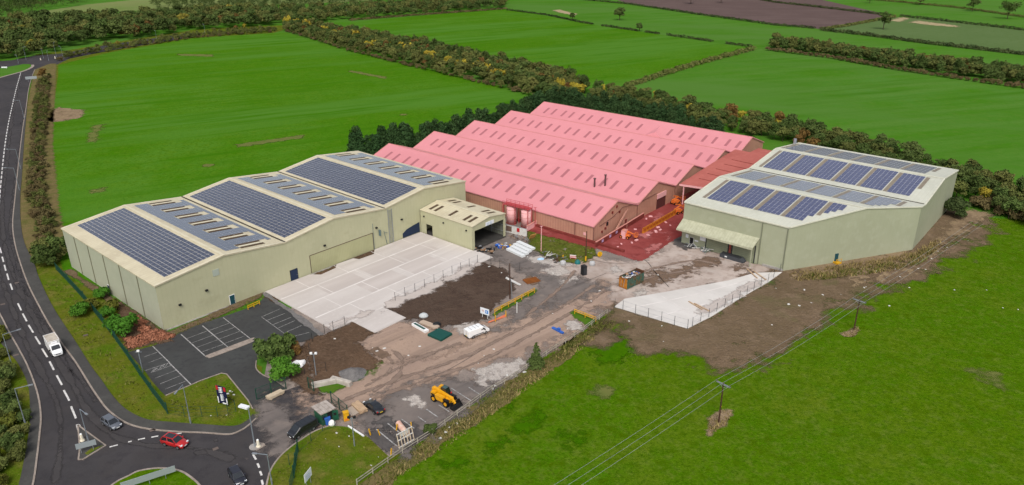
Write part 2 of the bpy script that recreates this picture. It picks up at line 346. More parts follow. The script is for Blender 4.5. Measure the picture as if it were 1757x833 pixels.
PAINT=mat('road_paint',(.62,.60,.57),.8,layers=[(2.2,(.30,.29,.28),.48,.7)])
PAINTW=mat('worn_paint',(.38,.37,.36),.85,layers=[(2.2,(.16,.155,.15),.42,.62)])
YD=ang((640,640),(960,500))
YARD=mat('yard_surface',(.25,.203,.176),.95,layers=[(.035,(.17,.148,.135),.42,.6),(.12,(.30,.25,.215),.5,.72,YD,4),(.4,(.14,.118,.105),.5,.75),(.5,(.30,.255,.225),.56,.78),(2.5,(.13,.11,.10),.52,.8),(.9,(.24,.185,.15),.55,.75,YD,10)],bump=(3,.4,.12))
DUST=mat('dusty_track',(.36,.258,.196),.95,layers=[(.08,(.30,.215,.17),.4,.62),(.5,(.36,.265,.21),.48,.75,YD,12),(.3,(.20,.145,.115),.5,.72,YD,25),(2,(.24,.17,.13),.52,.8)],bump=(3,.4,.12),alpha=.25)
WORN=mat('worn_asphalt',(.145,.125,.115),.92,layers=[(.15,(.195,.163,.145),.42,.65),(.5,(.10,.088,.083),.5,.75,YD,6),(1.4,(.155,.132,.12),.5,.75),(.4,(.22,.18,.155),.58,.78)],alpha=.22)
APRON=mat('apron_concrete',(.45,.375,.33),.93,layers=[(.06,(.29,.225,.19),.42,.6),(.18,(.42,.36,.32),.5,.7),(.5,(.27,.21,.175),.5,.72),(1.6,(.42,.35,.31),.52,.8),(.12,(.33,.235,.18),.55,.7)],bump=(3,.3,.06),alpha=.22)
STAIN=mat('soil_stain',(.17,.115,.082),.95,layers=[(.6,(.12,.085,.062),.45,.7)],alpha=.5)
PALEST=mat('pale_rubble',(.44,.39,.35),.95,layers=[(.9,(.30,.26,.23),.42,.65),(4,(.55,.52,.49),.5,.7)],bump=(4,.8,.2),alpha=.6)
DARKST=mat('dark_asphalt_patch',(.075,.069,.067),.9,layers=[(.5,(.115,.102,.096),.42,.68),(2,(.06,.056,.055),.5,.8)],alpha=.6)
SLAB=mat('slab_concrete',(.53,.485,.455),.88,layers=[(.05,(.48,.435,.405),.4,.62),(.10,(.58,.54,.51),.48,.7,0,9),(.3,(.46,.415,.385),.5,.72,0,14),(1.5,(.56,.515,.48),.55,.8)])
SEAM=mat('slab_seam',(.66,.62,.59),.88,layers=[(.25,(.55,.51,.48),.4,.62)])
PADC=mat('pad_concrete',(.58,.55,.515),.88,layers=[(.08,(.52,.49,.46),.42,.62),(.2,(.63,.60,.57),.48,.7,-.7,8),(1.5,(.54,.51,.48),.55,.8)])
SOIL=mat('dark_soil',(.072,.048,.036),1,layers=[(.06,(.095,.066,.05),.4,.65),(.3,(.055,.036,.028),.48,.7),(1.8,(.10,.07,.054),.52,.78),(.25,(.085,.06,.046),.45,.7,YD,6)],bump=(2.2,1,.35),alpha=.7)
SOIL2=mat('brown_soil',(.115,.072,.046),1,layers=[(.1,(.09,.058,.038),.4,.65),(1.2,(.15,.10,.068),.5,.75)],bump=(2.2,1,.35),alpha=.6)
BANK=mat('bank_soil',(.155,.108,.068),1,layers=[(.04,(.125,.090,.052),.4,.62),(.2,(.19,.135,.088),.5,.72),(.9,(.115,.08,.050),.5,.75),(2.5,(.20,.15,.11),.55,.8),(.12,(.12,.10,.05),.58,.72)],bump=(1.8,.9,.35),alpha=.16)
DRY=mat('dry_bank',(.24,.175,.105),1,layers=[(.15,(.17,.12,.075),.4,.65),(1,(.30,.22,.14),.5,.75)],bump=(2,.9,.3),alpha=.3)
REDY=mat('red_yard',(.21,.040,.036),.9,layers=[(.08,(.26,.06,.055),.42,.6),(.3,(.15,.028,.026),.5,.72),(.25,(.38,.13,.125),.58,.75),(1.4,(.23,.05,.046),.5,.8)])
PLOUGH=mat('ploughed_soil',(.105,.072,.066),1,layers=[(.02,(.125,.088,.08),.4,.65),(.25,(.09,.062,.057),.45,.7,.1,15),(.6,(.14,.105,.095),.55,.8)])
STRAW=mat('straw_patch',(.36,.29,.17),1,layers=[(.2,(.26,.22,.12),.4,.7)],alpha=.3)
THIN=mat('thin_grass',(.13,.14,.04),1,layers=[(.3,(.10,.13,.03),.4,.7)],alpha=.25)
GRAVEL=mat('grey_gravel',(.17,.16,.155),1,layers=[(1.2,(.12,.113,.11),.42,.65),(5,(.24,.23,.22),.52,.75)],bump=(5,.8,.15))
FINEG=mat('lush_grass',(.06,.14,.012),.95,layers=[(.4,(.09,.13,.02),.45,.7),(2,(.04,.09,.008),.5,.8)],alpha=.5)

MOUND=mat('mound_grass',(.09,.10,.018),.95,layers=[(.3,(.06,.085,.01),.42,.65),(1,(.14,.12,.04),.5,.75)],bump=(2.5,.7,.3),alpha=.5)
b=MB(); b.flat([(-3000,-100),(3000,-100),(3000,6000),(-3000,6000)],0)
tag(b.build('ground',GFAR),kind='structure')
patch('field',[(-40,640),(60,450),(78,250),(92,118),(140,90),(300,64),(475,52),(600,85),(760,125),(915,162),(960,190),(640,330),(120,520)],.05,GR)
patch('field',[(595,40),(800,20),(875,16),(1000,40),(1292,84),(1070,152),(1000,160),(850,100)],.04,GR)
patch('field',[(1300,84),(1757,148),(2000,185),(2000,400),(1757,340),(1400,230),(1090,158)],.04,GFAR)
patch('ploughed_field',[(990,-25),(1300,-25),(1530,27),(1405,50),(1320,40),(1075,6)],.06,PLOUGH)
patch('field',[(1415,51),(1535,30),(1600,33),(1757,52),(1900,72),(1900,118),(1757,95)],.06,GDULL)
patch('field',[(25,27),(150,8),(330,-10),(420,-30),(640,-30),(640,2),(380,12),(120,24),(60,26)],.06,GPALE)
patch('field',[(560,1900),(613,830),(692,775),(880,648),(1041,534),(1062,534),(1560,470),(1650,372),(1800,380),(3000,500),(4200,1500)],.05,GNEAR)
for pts,wd in [([(602,121),(664,133),(660,136),(600,124)],1.5),([(305,93),(365,94),(365,98),(308,96)],1.5),([(160,216),(176,214),(164,244),(149,245)],2),([(402,249),(520,232),(524,237),(410,253)],1.5),([(155,327),(180,323),(178,329),(158,332)],2),
    ([(348,283),(368,282),(368,286),(350,287)],1),([(685,196),(697,196),(697,199),(686,199)],1),([(1680,640),(1720,645),(1710,660),(1690,655)],3)]:
    blend('worn_strip',pts,.09,THIN,wd,.8)
blend('straw_patch',[(1560,39),(1575,36),(1645,45),(1640,47),(1600,44)],.1,STRAW,4,2)
blend('straw_patch',[(948,18),(960,17),(990,25),(985,27),(960,22)],.1,STRAW,3,2)
blend('straw_patch',[(1525,36),(1548,30),(1560,32),(1545,38)],.1,STRAW,3,2)
blend('dry_patch',[(88,190),(100,185),(144,190),(140,202),(110,208),(80,210)],.1,DRY,2,.8)
# verge and scrub ground west of the site
patch('verge',[(20,345),(46,180),(60,120),(100,100),(100,130),(82,250),(90,400),(110,470),(285,575),(335,585),(450,630),(446,720),(440,735),(360,735),(270,735),(170,680),(90,560),(45,450)],.07,VERGE)
blend('scrub_strip',[(46,330),(52,200),(66,120),(90,110),(84,190),(80,250),(88,360),(100,440),(60,440),(48,400)],.1,SCRUBG,1.5,1)
patch('verge',[(-160,900),(-160,400),(8,560),(42,630),(60,690),(58,765),(35,900)],.07,VERGE)
# yard sheet under the whole developed site, then the roads
patch('yard',[(424,728),(440,690),(455,640),(470,560),(560,470),(720,390),(870,372),(1000,400),(1165,380),(1170,420),(1345,467),(1330,478),(1180,565),(1054,531),(1041,539),(1001,569),(934,613),(880,651),(841,673),(742,746),(692,777),(667,786),(632,752),(601,734),(566,733),(520,760),(480,800),(440,790)],.06,YARD)
rightk=[(72,105),(60,120),(50,150),(45,185),(38,230),(31,290),(26,340),(22,385),(26,420),(36,455),(49,490),(66,524),(86,560),(109,594),(131,624),(154,661),(170,685),(187,706),(217,727),(252,737),(302,742),(353,744),(393,746.5),(415,739),(428,730),(440,719)]
leftk=[(-120,230),(-100,330),(-78,400),(-40,470),(0,540),(15,569),(33,601),(47,628),(60,661),(67.5,689),(70.5,719),(68,749),(64,784),(57,832),(40,900)]
rk=W_(smooth_line(rightk)); lk=W_(smooth_line(leftk))
patch('road',W_([(20,112),(-150,150)])+lk+W_([(300,960),(420,900),(448,850),(455,833),(464,810),(478,788),(497,770),(518,755),(541,741),(566,732),(600,700),(520,660),(480,675)])+rk[::-1],.08,ASPH,world=True)
patch('road',[(-90,112),(20,104),(60,96),(110,92),(180,78),(330,57),(345,62),(200,85),(120,101),(70,124),(-90,150)],.081,ASPH)
patch('roundabout_island',[(-110,150),(-60,125),(0,118),(40,111),(52,111),(55,114),(45,121),(0,134),(-60,150)],.2,GFAR,sm=False,h=.15)
ribbon('kerb',[(56,112),(55,116),(40,123),(0,134),(-40,146)],1.6,.22,.12,KERB)
# kerbs and footways
fo=[(48,160),(46,190),(41,250),(38,300),(35,340),(36,385),(43,420),(59,453),(68,480),(93,531),(131,589),(156,629),(174,653),(194,681),(217,704),(252,721),(297,726),(353,730),(401,732.5),(423,724),(434,712)]
rk2=W_(smooth_line(rightk[2:]))
patch('footway',rk2+W_(smooth_line(fo))[::-1],.20,FOOT,world=True,h=.14)
ribbon('kerb',rk[6:],.28,.215,.15,KERB,world=True,sm=False)
lo=[(-140,330),(-110,420),(-70,480),(-20,560),(10,600),(30,623),(48,661),(52,706),(50,740),(46.6,764),(40,800),(33,832),(15,900)]
patch('footway',lk+W_(smooth_line(lo))[::-1],.20,FOOT,world=True,h=.14)
ribbon('kerb',lk,.28,.215,.15,KERB,world=True,sm=False)
isl=[(194,833),(205,826),(220,819),(239,810),(270,805.5),(296,807),(315,812.5),(333,825),(343,835),(352,850),(345,885),(300,905),(230,900),(190,875),(186,845)]
patch('roundabout_island',smooth_line(isl+[isl[0]]),.22,GNEAR,h=.15)
ribbon('kerb',isl+[isl[0]],.35,.24,.18,KERB)
trg=[(134,731),(150,743),(181.5,766),(142.5,790),(135,790),(137.5,770)]
patch('splitter_island',trg,.21,FOOT,h=.14); ribbon('kerb',trg+[trg[0]],.25,.225,.15,KERB,sm=False)
patch('splitter_island',[(156,772),(178,766),(150,783),(146,780)],.225,VERGE)
ribbon('kerb',[(456,840),(464,810),(478,788),(497,770),(518,755),(541,741),(566,732)],.28,.2,.15,KERB)
patch('verge',smooth_line([(456,840),(464,810),(478,788),(497,770),(518,755),(541,741),(566,732)])+[(585,733),(601,735),(632,752),(667,785),(690,780),(613,836),(560,900),(450,900)],.17,VERGE)
patch('splitter_island',[(434,766),(440,760),(453,762),(456,766),(440,775)],.2,KERB,h=.14)
# dashes and give-way marks
c=lambda p,ox,oy,s:(ox+p[0]/s,oy+p[1]/s)
D=[]
for q in ([(245,10),(292,108)],[(312,152),(368,258)],[(392,308),(457,413)],[(485,465),(553,575)],[(578,632),(650,750)],[(680,808),(740,925)]): D.append((c(q[0],0,520,7.986),c(q[1],0,520,7.986)))
for q in ([(778,168),(850,300)],[(875,370),(952,515)],[(975,592),(1042,757)]): D.append((c(q[0],0,624,7.986),c(q[1],0,624,7.986)))
for q in ([(-2,20),(10,60)],[(15,85),(25,120)],[(30,140),(40,180)],[(48,200),(60,243)],[(70,268),(85,310)]): D.append((c(q[0],0,420,3.966),c(q[1],0,420,3.966)))
for q in ([(0,250),(50,238)],[(135,218),(230,198)],[(315,185),(410,168)],[(640,140),(728,128)],[(1700,420),(1740,488)]): D.append((c(q[0],220,728,7.93),c(q[1],220,728,7.93)))
for q in ([(1492,318),(1605,288)],): D.append((c(q[0],0,728,7.93),c(q[1],0,728,7.93)))
for q in ([(15,540),(40,600)],[(50,648),(72,705)],[(72,765),(90,833)]): D.append((c(q[0],440,728,7.93),c(q[1],440,728,7.93)))
b=MB()
def dash(b,p,q,wd,z):
    p,q=Vector(G(*p)),Vector(G(*q)); t=(q-p).normalized(); n=Vector((-t.y,t.x))*wd/2
    b.face([(*(p-n),z),(*(q-n),z),(*(q+n),z),(*(p+n),z)])
for p,q in D: dash(b,p,q,.32,.09)
cl=resample(W_(smooth_line([(36,124),(30,145),(25,165),(15,210),(8.5,250),(3,300),(-1,345),(-3,385),(-1,418)])),6)
for i in range(len(cl)-1):
    a,d=Vector(cl[i]),Vector(cl[i+1]); t=(d-a).normalized(); n=Vector((-t.y,t.x))*.18
    b.face([(*(a-n),.09),(*(a+t*4-n),.09),(*(a+t*4+n),.09),(*(a+n),.09)])
dash(b,c((1052,10),0,728,7.93),c((1100,188),0,728,7.93),.4,.09); dash(b,c((1072,12),0,728,7.93),c((1160,170),0,728,7.93),.35,.094)
tag(b.build('road_markings',PAINT),kind='structure')
# car park in the west corner
patch('car_park',[(220,605),(261,595),(295,581),(306,573),(350,554),(383,544),(439,525),(457,508),(557,578),(545,584),(505,590),(470,592),(447,604),(440,620),(440,634),(452,645),(471,653),(490,666),(470,690),(434,703),(425,687),(411,670),(399,655),(389,644),(380,642),(345,655),(329,661),(312,668),(284,680),(275,671),(261,655),(250,639)],.085,ASPHP,sm=False)
patch('gravel_slope',[(452,506),(459,503),(558,574),(552,580)],.16,GRAVEL,rag=.4)
b=MB()
def L7(p,q,wd=.2,ox=220,oy=520,s=7.986,z=.1): dash(b,c(p,ox,oy,s),c(q,ox,oy,s),wd,z if oy!=623 else .135)
L7((725,437),(1068,745),.22); L7((1018,318),(1378,622),.22); L7((1300,205),(1685,505),.16)
for p,q in (((808,494),(1085,390)),((880,552),(1155,452)),((948,614),(1225,512)),((1018,676),(1300,575)),((1112,384),(1385,284)),((1182,440),(1455,342)),((1252,500),(1525,397)),((1322,562),(1600,457))): L7(p,q,.1)
L7((335,597),(570,828),.2); L7((215,748),(400,683),.1); L7((280,826),(470,755),.1)
def L8(p,q,wd=.1): L7(p,q,wd,220,624)
L8((560,-5),(868,300),.2); L8((232,105),(535,5),.12); L8((310,135),(600,30),.1)
for p,q in (((310,135),(375,70)),((340,125),(400,62)),((420,90),(465,28)),((445,84),(500,20)),((500,60),(545,0)),((375,70),(420,90)),((465,28),(500,60))): L8(p,q,.1)
for p,q in (((370,208),(655,100)),((440,285),(720,172)),((508,358),(795,245))): L8(p,q,.1)
for p,q in (((35,495),(160,440)),((75,518),(195,470)),((112,548),(235,498)),((150,570),(262,520)),((195,602),(308,553)),((225,635),(360,600)),((35,495),(228,635))): L7(p,q,.12,440,420,3.966)
for p,q,wd in (((815,455),(955,570),.22),((893,415),(985,488),.22),((985,385),(1075,450),.18),((1100,370),(1155,408),.16),((1155,318),(1235,373),.2),((1240,290),(1315,338),.2),((1325,175),(1465,265),.2),((1445,170),(1525,222),.2),((1380,295),(1400,308),.2)): L7(p,q,wd,440,623,3.966)
tag(b.build('parking_lines',PAINTW),kind='structure')
patch('kerb',[(353,613),(357,614.5),(366,613.5),(431,589),(433,585),(431,582),(360,609),(354,611)],.18,KERB,h=.12,sm=True)
ribbon('kerb',[(434,703),(425,687),(411,670),(399,655),(389,643),(380,641.5),(345,654),(329,661),(312,668),(284,680)],.2,.17,.1,KERB,sm=False)
ribbon('kerb',[(440,620),(440,634),(452,645),(471,653),(490,666)],.2,.17,.1,KERB)
# yard: dusty track, worn asphalt, apron, stains
blend('dusty_track',[(488,672),(540,690),(600,640),(655,600),(700,590),(780,590),(900,545),(1000,500),(1040,470),(1060,490),(1020,545),(960,590),(860,625),(740,660),(640,690),(590,730),(560,720)],.10,DUST,4,1)
blend('dusty_track',[(655,622),(610,585),(650,570),(700,550),(760,565),(830,556),(880,545),(760,610)],.104,DUST,2.5,.8)
blend('dusty_track',[(1000,505),(1050,480),(1070,500),(1058,528),(1010,528),(975,520)],.104,DUST,3,.8)
blend('worn_asphalt',[(830,430),(880,425),(960,450),(1000,475),(1060,500),(1010,505),(960,520),(900,545),(850,565),(900,520),(930,495),(920,475),(870,455)],.108,WORN,3.5,1)
blend('worn_asphalt',[(440,740),(450,690),(490,690),(515,705),(505,720),(560,700),(545,735),(500,765),(470,790)],.108,WORN,3,1)
blend('worn_asphalt',[(670,675),(760,650),(850,655),(840,672),(745,742),(690,775),(640,740),(620,720)],.106,WORN,4,1)
for i_,pts in enumerate(([(626,745),(655,735),(690,755),(665,775),(640,765)],[(640,722),(668,716),(690,735),(660,740)],[(665,730),(710,728),(735,745),(700,770),(680,755)])): blend('asphalt_patch',pts,.112+.004*i_,DARKST,1,.5)
blend('pale_patch',[(690,685),(712,678),(730,695),(722,702),(705,696)],.126,PALEST,1,.5)
for i_,pts in enumerate(([(815,635),(850,625),(880,620),(905,610),(890,640),(850,655),(820,655)],[(775,560),(800,552),(825,550),(815,560),(800,572),(790,575)],[(905,442),(925,440),(980,450),(985,458),(950,458),(910,450)],[(930,465),(960,455),(985,470),(955,475)],[(960,485),(985,475),(990,480),(965,490)],[(1045,462),(1060,458),(1066,465),(1052,470)],[(1088,503),(1104,498),(1108,505),(1092,512)],[(965,555),(990,550),(1000,565),(980,570)],[(820,660),(838,640),(842,643),(830,668)])): blend('pale_rubble',pts,.128+.003*i_,PALEST,1.2,.4)
blend('apron',[(935,470),(1000,440),(1095,450),(1150,410),(1200,425),(1345,464),(1300,482),(1180,498),(1070,518),(1040,520),(1060,490),(1010,480)],.11,APRON,3,1)
for i_,(pts,w_) in enumerate((([(1200,446),(1215,441),(1240,447),(1228,455),(1190,462),(1178,458)],1.5),([(1220,452),(1238,448),(1230,458)],1),([(1253,459),(1275,456),(1285,463),(1262,466)],1.3),([(1110,470),(1180,460),(1190,470),(1120,490),(1100,485)],3),([(1265,475),(1290,468),(1300,478)],1))): blend('soil_stain',pts,.122+.004*i_,STAIN,w_,.5)
# concrete slab beside the long hall, in the hall's own axes
OL=(-73.77,139.05); LYAW=2.421-PI/2
lw=lambda x,y:(OL[0]+x*math.cos(LYAW)-y*math.sin(LYAW),OL[1]+x*math.sin(LYAW)+y*math.cos(LYAW))
def lpt(O,yaw,px,py,z=0):
    x,y=G(px,py,z); dx,dy=x-O[0],y-O[1]; return dx*math.cos(yaw)+dy*math.sin(yaw),-dx*math.sin(yaw)+dy*math.cos(yaw)
LL=lambda px,py,z=0:lpt(OL,LYAW,px,py,z)
notch=[LL(531,472.4),LL(551,473),LL(576,461.6),LL(576,454),LL(606,445),LL(616.5,446.5),LL(641.7,437.6),LL(640.5,429)]
sl=[(24,-.25)]+[(x,min(y,-.25)) for x,y in notch]+[(72.9,-.3),(72.9,-20.6),(73.5,-21),(73.2,-27.3),(36.9,-27.3),(36.9,-35),(28.2,-35),(28.2,-27.4),(23.2,-27.3)]
b=MB(); b.prism(sl,-.2,.24); o=tag(b.build('concrete_slab',SLAB,loc=(*OL,0),rz=LYAW),kind='structure')
b=MB(); zz=.246
for k,yy in enumerate((-6.6,-13.2,-20.1)): b.face([(24,yy-.22,zz),(72.8,yy-.22,zz),(72.8,yy+.22,zz),(24,yy+.22,zz)])
for y0,y1,off in ((-.5,-6.3,8),(-6.9,-12.9,10),(-13.5,-19.8,7),(-20.4,-27.2,9)):
    x=24+off
    while x<72: b.face([(x-.09,y1,zz),(x+.09,y1,zz),(x+.09,y0,zz),(x-.09,y0,zz)]); x+=11.5+random.uniform(-.8,.8)
b.face([(28.2,-27.5,zz),(36.8,-27.5,zz),(36.8,-27.2,zz),(28.2,-27.2,zz)])
tag(b.build('slab_joints',SEAM,loc=(*OL,0),rz=LYAW),kind='structure')
SDARK=mat('slab_bay',(.45,.40,.37),.88,layers=[(.15,(.51,.46,.43),.42,.62,0,10)])
b=MB()
for x0,x1,y0,y1 in ((46,57,-12.9,-6.9),(58,68,-12.9,-6.9),(33,43.5,-12.9,-6.9),(40,51,-19.8,-13.5),(62,71,-6.3,-.6),(53,63,-19.8,-13.5),(25,34,-6.3,-1)): b.face([(x0,y0,.243),(x1,y0,.243),(x1,y1,.243),(x0,y1,.243)])
tag(b.build('slab_bays',SDARK,loc=(*OL,0),rz=LYAW),kind='structure')
b=MB(); pad=W_([(1054,528),(1072,514.5),(1132,504.5),(1182,495.6),(1250,483),(1295,470),(1342,468.5),(1319,485),(1264,517),(1222,544),(1179.5,565.5),(1100,542)])
b.prism(pad,0,.25); tag(b.build('concrete_pad',PADC),kind='structure')
ribbon('slab_joints',[(1075,532),(1180,510),(1300,478)],.35,.256,0,SEAM); ribbon('slab_joints',[(1120,547),(1220,520),(1310,488)],.35,.256,0,SEAM); ribbon('slab_joints',[(1130,507),(1165,528),(1200,551)],.25,.258,0,SEAM)
# soil
blend('dark_soil',[(660.6,527),(829,451.5),(868,464),(879,480),(882,498),(845,531),(833,549),(800,556),(755,561),(717,548),(694,550)],.14,SOIL,1.0,.6,relief=.12)
blend('brown_soil',[(561,574),(614,551),(642,572.5),(612,590),(652,622),(640,635),(601,655),(560,660),(536,650),(526,610),(523,586)],.15,SOIL2,1.0,.6,relief=.1)
blend('rusty_soil',[(633,604),(645,597),(673,610),(655,618)],.16,STAIN,.4,.4)
blend('grass_patch',[(552,676),(571,676),(601,661),(572,660),(546,662),(551,678)],.17,FINEG,.5,.4)
blend('grass_patch',[(546,662),(560,650),(600,652),(640,640),(651,625),(640,628),(620,650),(580,660)],.165,FINEG,1.5,.5)
blend('grass_patch',[(845,545),(852,533),(882,519),(912,500),(921,497),(919,504),(885,523),(860,538)],.17,FINEG,.5,.4)
blend('grass_patch',[(977,539),(985,534),(1000,541),(1020,550),(1026,548),(1012,562),(995,551)],.17,FINEG,.6,.4)
blend('grass_patch',[(905,398),(1018,428),(1024,440),(1000,453),(965,453),(935,442),(910,427)],.16,MOUND,.8,.5,relief=.6)
blend('rusty_plate_ground',[(898,480),(910,474),(926,487),(912,491)],.16,STAIN,.3,.4)
blend('soil_bank',[(1042,545),(1056,524),(1100,534),(1179,556),(1222,537),(1264,510),(1345,460),(1400,474),(1480,478),(1540,455),(1600,440),(1640,405),(1690,372),(1705,385),(1660,430),(1600,460),(1585,480),(1530,492),(1470,517),(1420,537),(1375,577),(1335,612),(1300,628),(1255,632),(1215,622),(1170,606),(1130,612),(1090,606),(1075,585)],.12,BANK,4.5,1,relief=.1)
blend('soil_bank',[(1010,590),(1042,560),(1070,585),(1040,600)],.118,BANK,4,1)
blend('dry_bank',[(1345,472),(1440,460),(1565,440),(1610,412),(1650,360),(1700,365),(1690,378),(1640,410),(1600,450),(1560,478),(1480,490),(1400,484)],.135,DRY,3,.8)
blend('dry_patch',[(1214,722),(1240,706),(1262,702),(1245,730),(1217,748)],.12,DRY,.8,.4)
blend('dry_patch',[(1446,572),(1468,562),(1475,568),(1462,580),(1448,578)],.12,DRY,.8,.4)
blend('worn_strip',[(1025,660),(1055,668),(1050,682),(1022,676)],.12,THIN,2,.6)
blend('red_yard',[(1016,422),(1095,372),(1150,322),(1230,300),(1300,280),(1300,330),(1190,355),(1174,398),(1150,412),(1098,447)],.13,REDY,.6,.5)
blend('worn_asphalt',[(1150,408),(1172,395),(1200,425),(1180,430),(1160,424)],.125,DARKST,1,.5)

LUSH=mat('lush_patch',(.036,.108,.001),.95,layers=[(.8,(.052,.128,.002),.4,.7)],alpha=.35)
for pts in ([(880,735),(895,720),(925,705),(935,715),(915,735),(890,745)],[(845,765),(865,755),(870,765),(850,775)],[(868,700),(880,695),(884,703),(872,708)],[(960,745),(990,738),(1000,760),(975,770)],[(1030,590),(1050,575),(1085,590),(1090,605),(1050,625),(1020,620)],[(760,800),(790,785),(795,795),(770,810)]): blend('lush_patch',pts,.075,LUSH,2.2,.6)
blend('soil_strip',[LB2 for LB2 in [(452,508),(700,404),(735,393),(735,412),(560,492),(470,520)]],.096,SOIL2,.6,.5)
blend('soil_strip',[(122,462),(284,572),(300,566),(452,500),(452,510),(300,576),(278,588),(110,466)],.09,BANK,.7,.5)
blend('soil_strip',[(205,520),(285,572),(290,585),(225,600),(200,560)],.1,SOIL2,1.5,.5)
blend('soil_strip',[(496,610),(530,590),(536,650),(551,662),(551,680),(522,674),(500,650)],.145,SOIL2,1.2,.5)

blend('red_yard',[(903,386),(1020,418),(1018,428),(905,397)],.138,REDY,.4,.4)
blend('soil_strip',[(1552,438),(1628,358),(1668,368),(1612,434),(1568,452)],.13,BANK,.8,.5)
for pts in ([(1108,430),(1120,420),(1140,418),(1150,408),(1130,425),(1112,436)],[(1095,405),(1110,398),(1122,400),(1108,410)],[(1120,380),(1135,372),(1145,376),(1130,385)]): blend('red_yard',pts,.14,mat('pale_red_yard',(.40,.14,.13),.9,layers=[(.6,(.30,.09,.085),.42,.65)],alpha=.5),1,.4)

patch('verge',[(100,112),(190,90),(330,66),(470,57),(486,52),(486,46),(430,48),(330,55),(240,66),(180,74),(110,90),(-60,104),(-60,98),(60,92),(110,84),(180,66),(240,60),(330,48),(470,40),(500,44),(500,58),(330,74),(200,96),(105,120)][:5]+[(486,44),(420,46),(330,52),(240,66),(180,76),(110,88),(60,94)],.075,VERGE)
WEAR=mat('worn_tarmac',(.060,.055,.055),.88,layers=[(.25,(.050,.046,.047),.4,.62),(1.5,(.068,.062,.061),.5,.8)],alpha=.1)
def wear(pts,wd): 
    P=W_(smooth_line(pts)); L=[];Q=[]
    for i in range(len(P)):
        a,d=P[max(0,i-1)],P[min(len(P)-1,i+1)]; t=Vector((d[0]-a[0],d[1]-a[1])).normalized(); L.append((P[i][0]-t.y*wd/2,P[i][1]+t.x*wd/2)); Q.append((P[i][0]+t.y*wd/2,P[i][1]-t.x*wd/2))
    blend('road_wear',L+Q[::-1],.0865,WEAR,.5,.4,world=True)
wear([(38,125),(28,165),(20,210),(13,270),(6,330),(4,380),(10,430),(30,490),(58,545),(92,605),(125,660),(150,705),(190,745),(250,765),(330,770),(400,790)],1.0)
wear([(44,185),(36,240),(28,300),(20,360),(18,400),(26,440),(42,490),(66,535),(100,592),(135,645),(165,690)],.7)
wear([(-30,400),(-5,460),(25,540),(50,600),(80,655),(100,700),(104,760),(95,830)],.9)
for pts in ([(70,560),(78,556),(92,580),(84,585)],[(330,775),(352,772),(356,780),(335,783)],[(365,755),(372,752),(375,758),(368,760)]): blend('road_wear',pts,.0905,WEAR,.3,.3)
for px,py in ((29,486),(5,523),(370,771),(147,577),(28,611),(262,740)):
    x,y=G(px,py); b=MB().flat([(-.45,-.35),(.45,-.35),(.45,.35),(-.45,.35)],0); o=b.build('manhole_cover',mat('manhole',(.13,.10,.085),.8),loc=(x,y,.093 if px not in (147,28,262) else .215),rz=.6); tag(o,kind='structure')

CRACK=mat('joint_dark',(.10,.085,.078),.95)
for pts,wd in (([(1104,446),(1112,452),(1124,468),(1135,480),(1148,494)],.22),([(1000,440),(1040,452),(1090,452)],.18),([(960,500),(1010,482),(1040,470)],.16),([(700,655),(760,640),(830,600)],.14),([(770,735),(820,700),(850,665)],.14)): ribbon('surface_joint',pts,wd,.134,0,CRACK)
TRACK=mat('tyre_track',(.20,.145,.115),.95,layers=[(.6,(.27,.20,.16),.4,.65)],alpha=.3)
for k,pts in enumerate(([(560,700),(640,668),(720,640),(800,612),(880,572),(960,530),(1020,490)],[(575,712),(660,678),(740,650),(820,622),(900,582),(975,540),(1040,500)],[(640,655),(700,625),(760,600),(790,590)],[(670,600),(690,620),(680,650),(640,672)],[(655,605),(672,622),(662,645),(625,665)],[(900,545),(950,505),(975,480),(985,465)],[(1060,480),(1120,462),(1190,448),(1240,458)],[(1070,490),(1130,474),(1200,462)])):
    P=W_(smooth_line(pts)); L=[];Q=[]
    for i in range(len(P)):
        a,d=P[max(0,i-1)],P[min(len(P)-1,i+1)]; t=Vector((d[0]-a[0],d[1]-a[1])).normalized(); L.append((P[i][0]-t.y*.35,P[i][1]+t.x*.35)); Q.append((P[i][0]+t.y*.35,P[i][1]-t.x*.35))
    blend('tyre_track',L+Q[::-1],.142+.003*k,TRACK,.45,.35,world=True)

MUD=mat('mud_smear',(.475,.42,.385),.92,layers=[(.8,(.44,.385,.35),.4,.65)],alpha=.28)
for i_,pts in enumerate(([(655,535),(680,528),(760,492),(825,456),(818,452),(740,488),(665,520)],[(560,570),(600,553),(640,540),(655,530),(630,535),(570,560)],[(1200,548),(1262,512),(1310,485),(1296,482),(1240,510),(1190,540)])): blend('mud_smear',pts,.262+.003*i_,MUD,1.6,.4)
blend('soil_strip',[(1342,460),(1565,430),(1578,446),(1480,466),(1350,480)],.128,DRY,.8,.5)
# ============================================================ BUILDINGS
OLIVE=mat('olive_cladding',(.435,.425,.275),.6,layers=[(.08,(.40,.395,.255),.4,.65),(.4,(.455,.445,.295),.5,.8),(.35,(.36,.345,.22),.56,.8)],lines=[('s',1.0,.16,(.36,.35,.22),.22)])
OLIVE2=mat('pale_cladding',(.40,.41,.305),.6,layers=[(.1,(.37,.38,.285),.4,.65),(.5,(.43,.43,.33),.5,.8)],lines=[('s',.9,.08,(.30,.305,.22),.3)])
SAGE=mat('sage_cladding',(.345,.36,.25),.6,layers=[(.07,(.315,.33,.225),.4,.62),(.5,(.37,.38,.275),.5,.8)],lines=[('s',.43,.05,(.27,.28,.2),.2)])
CREAM=mat('cream_roof',(.56,.50,.35),.6,layers=[(.2,(.48,.42,.29),.4,.65),(1.2,(.60,.55,.40),.5,.8)],lines=[('y',1.0,.12,(.40,.35,.24),.45)])
TRIM=mat('cream_trim',(.60,.545,.40),.55,layers=[(.6,(.50,.45,.32),.45,.75)])
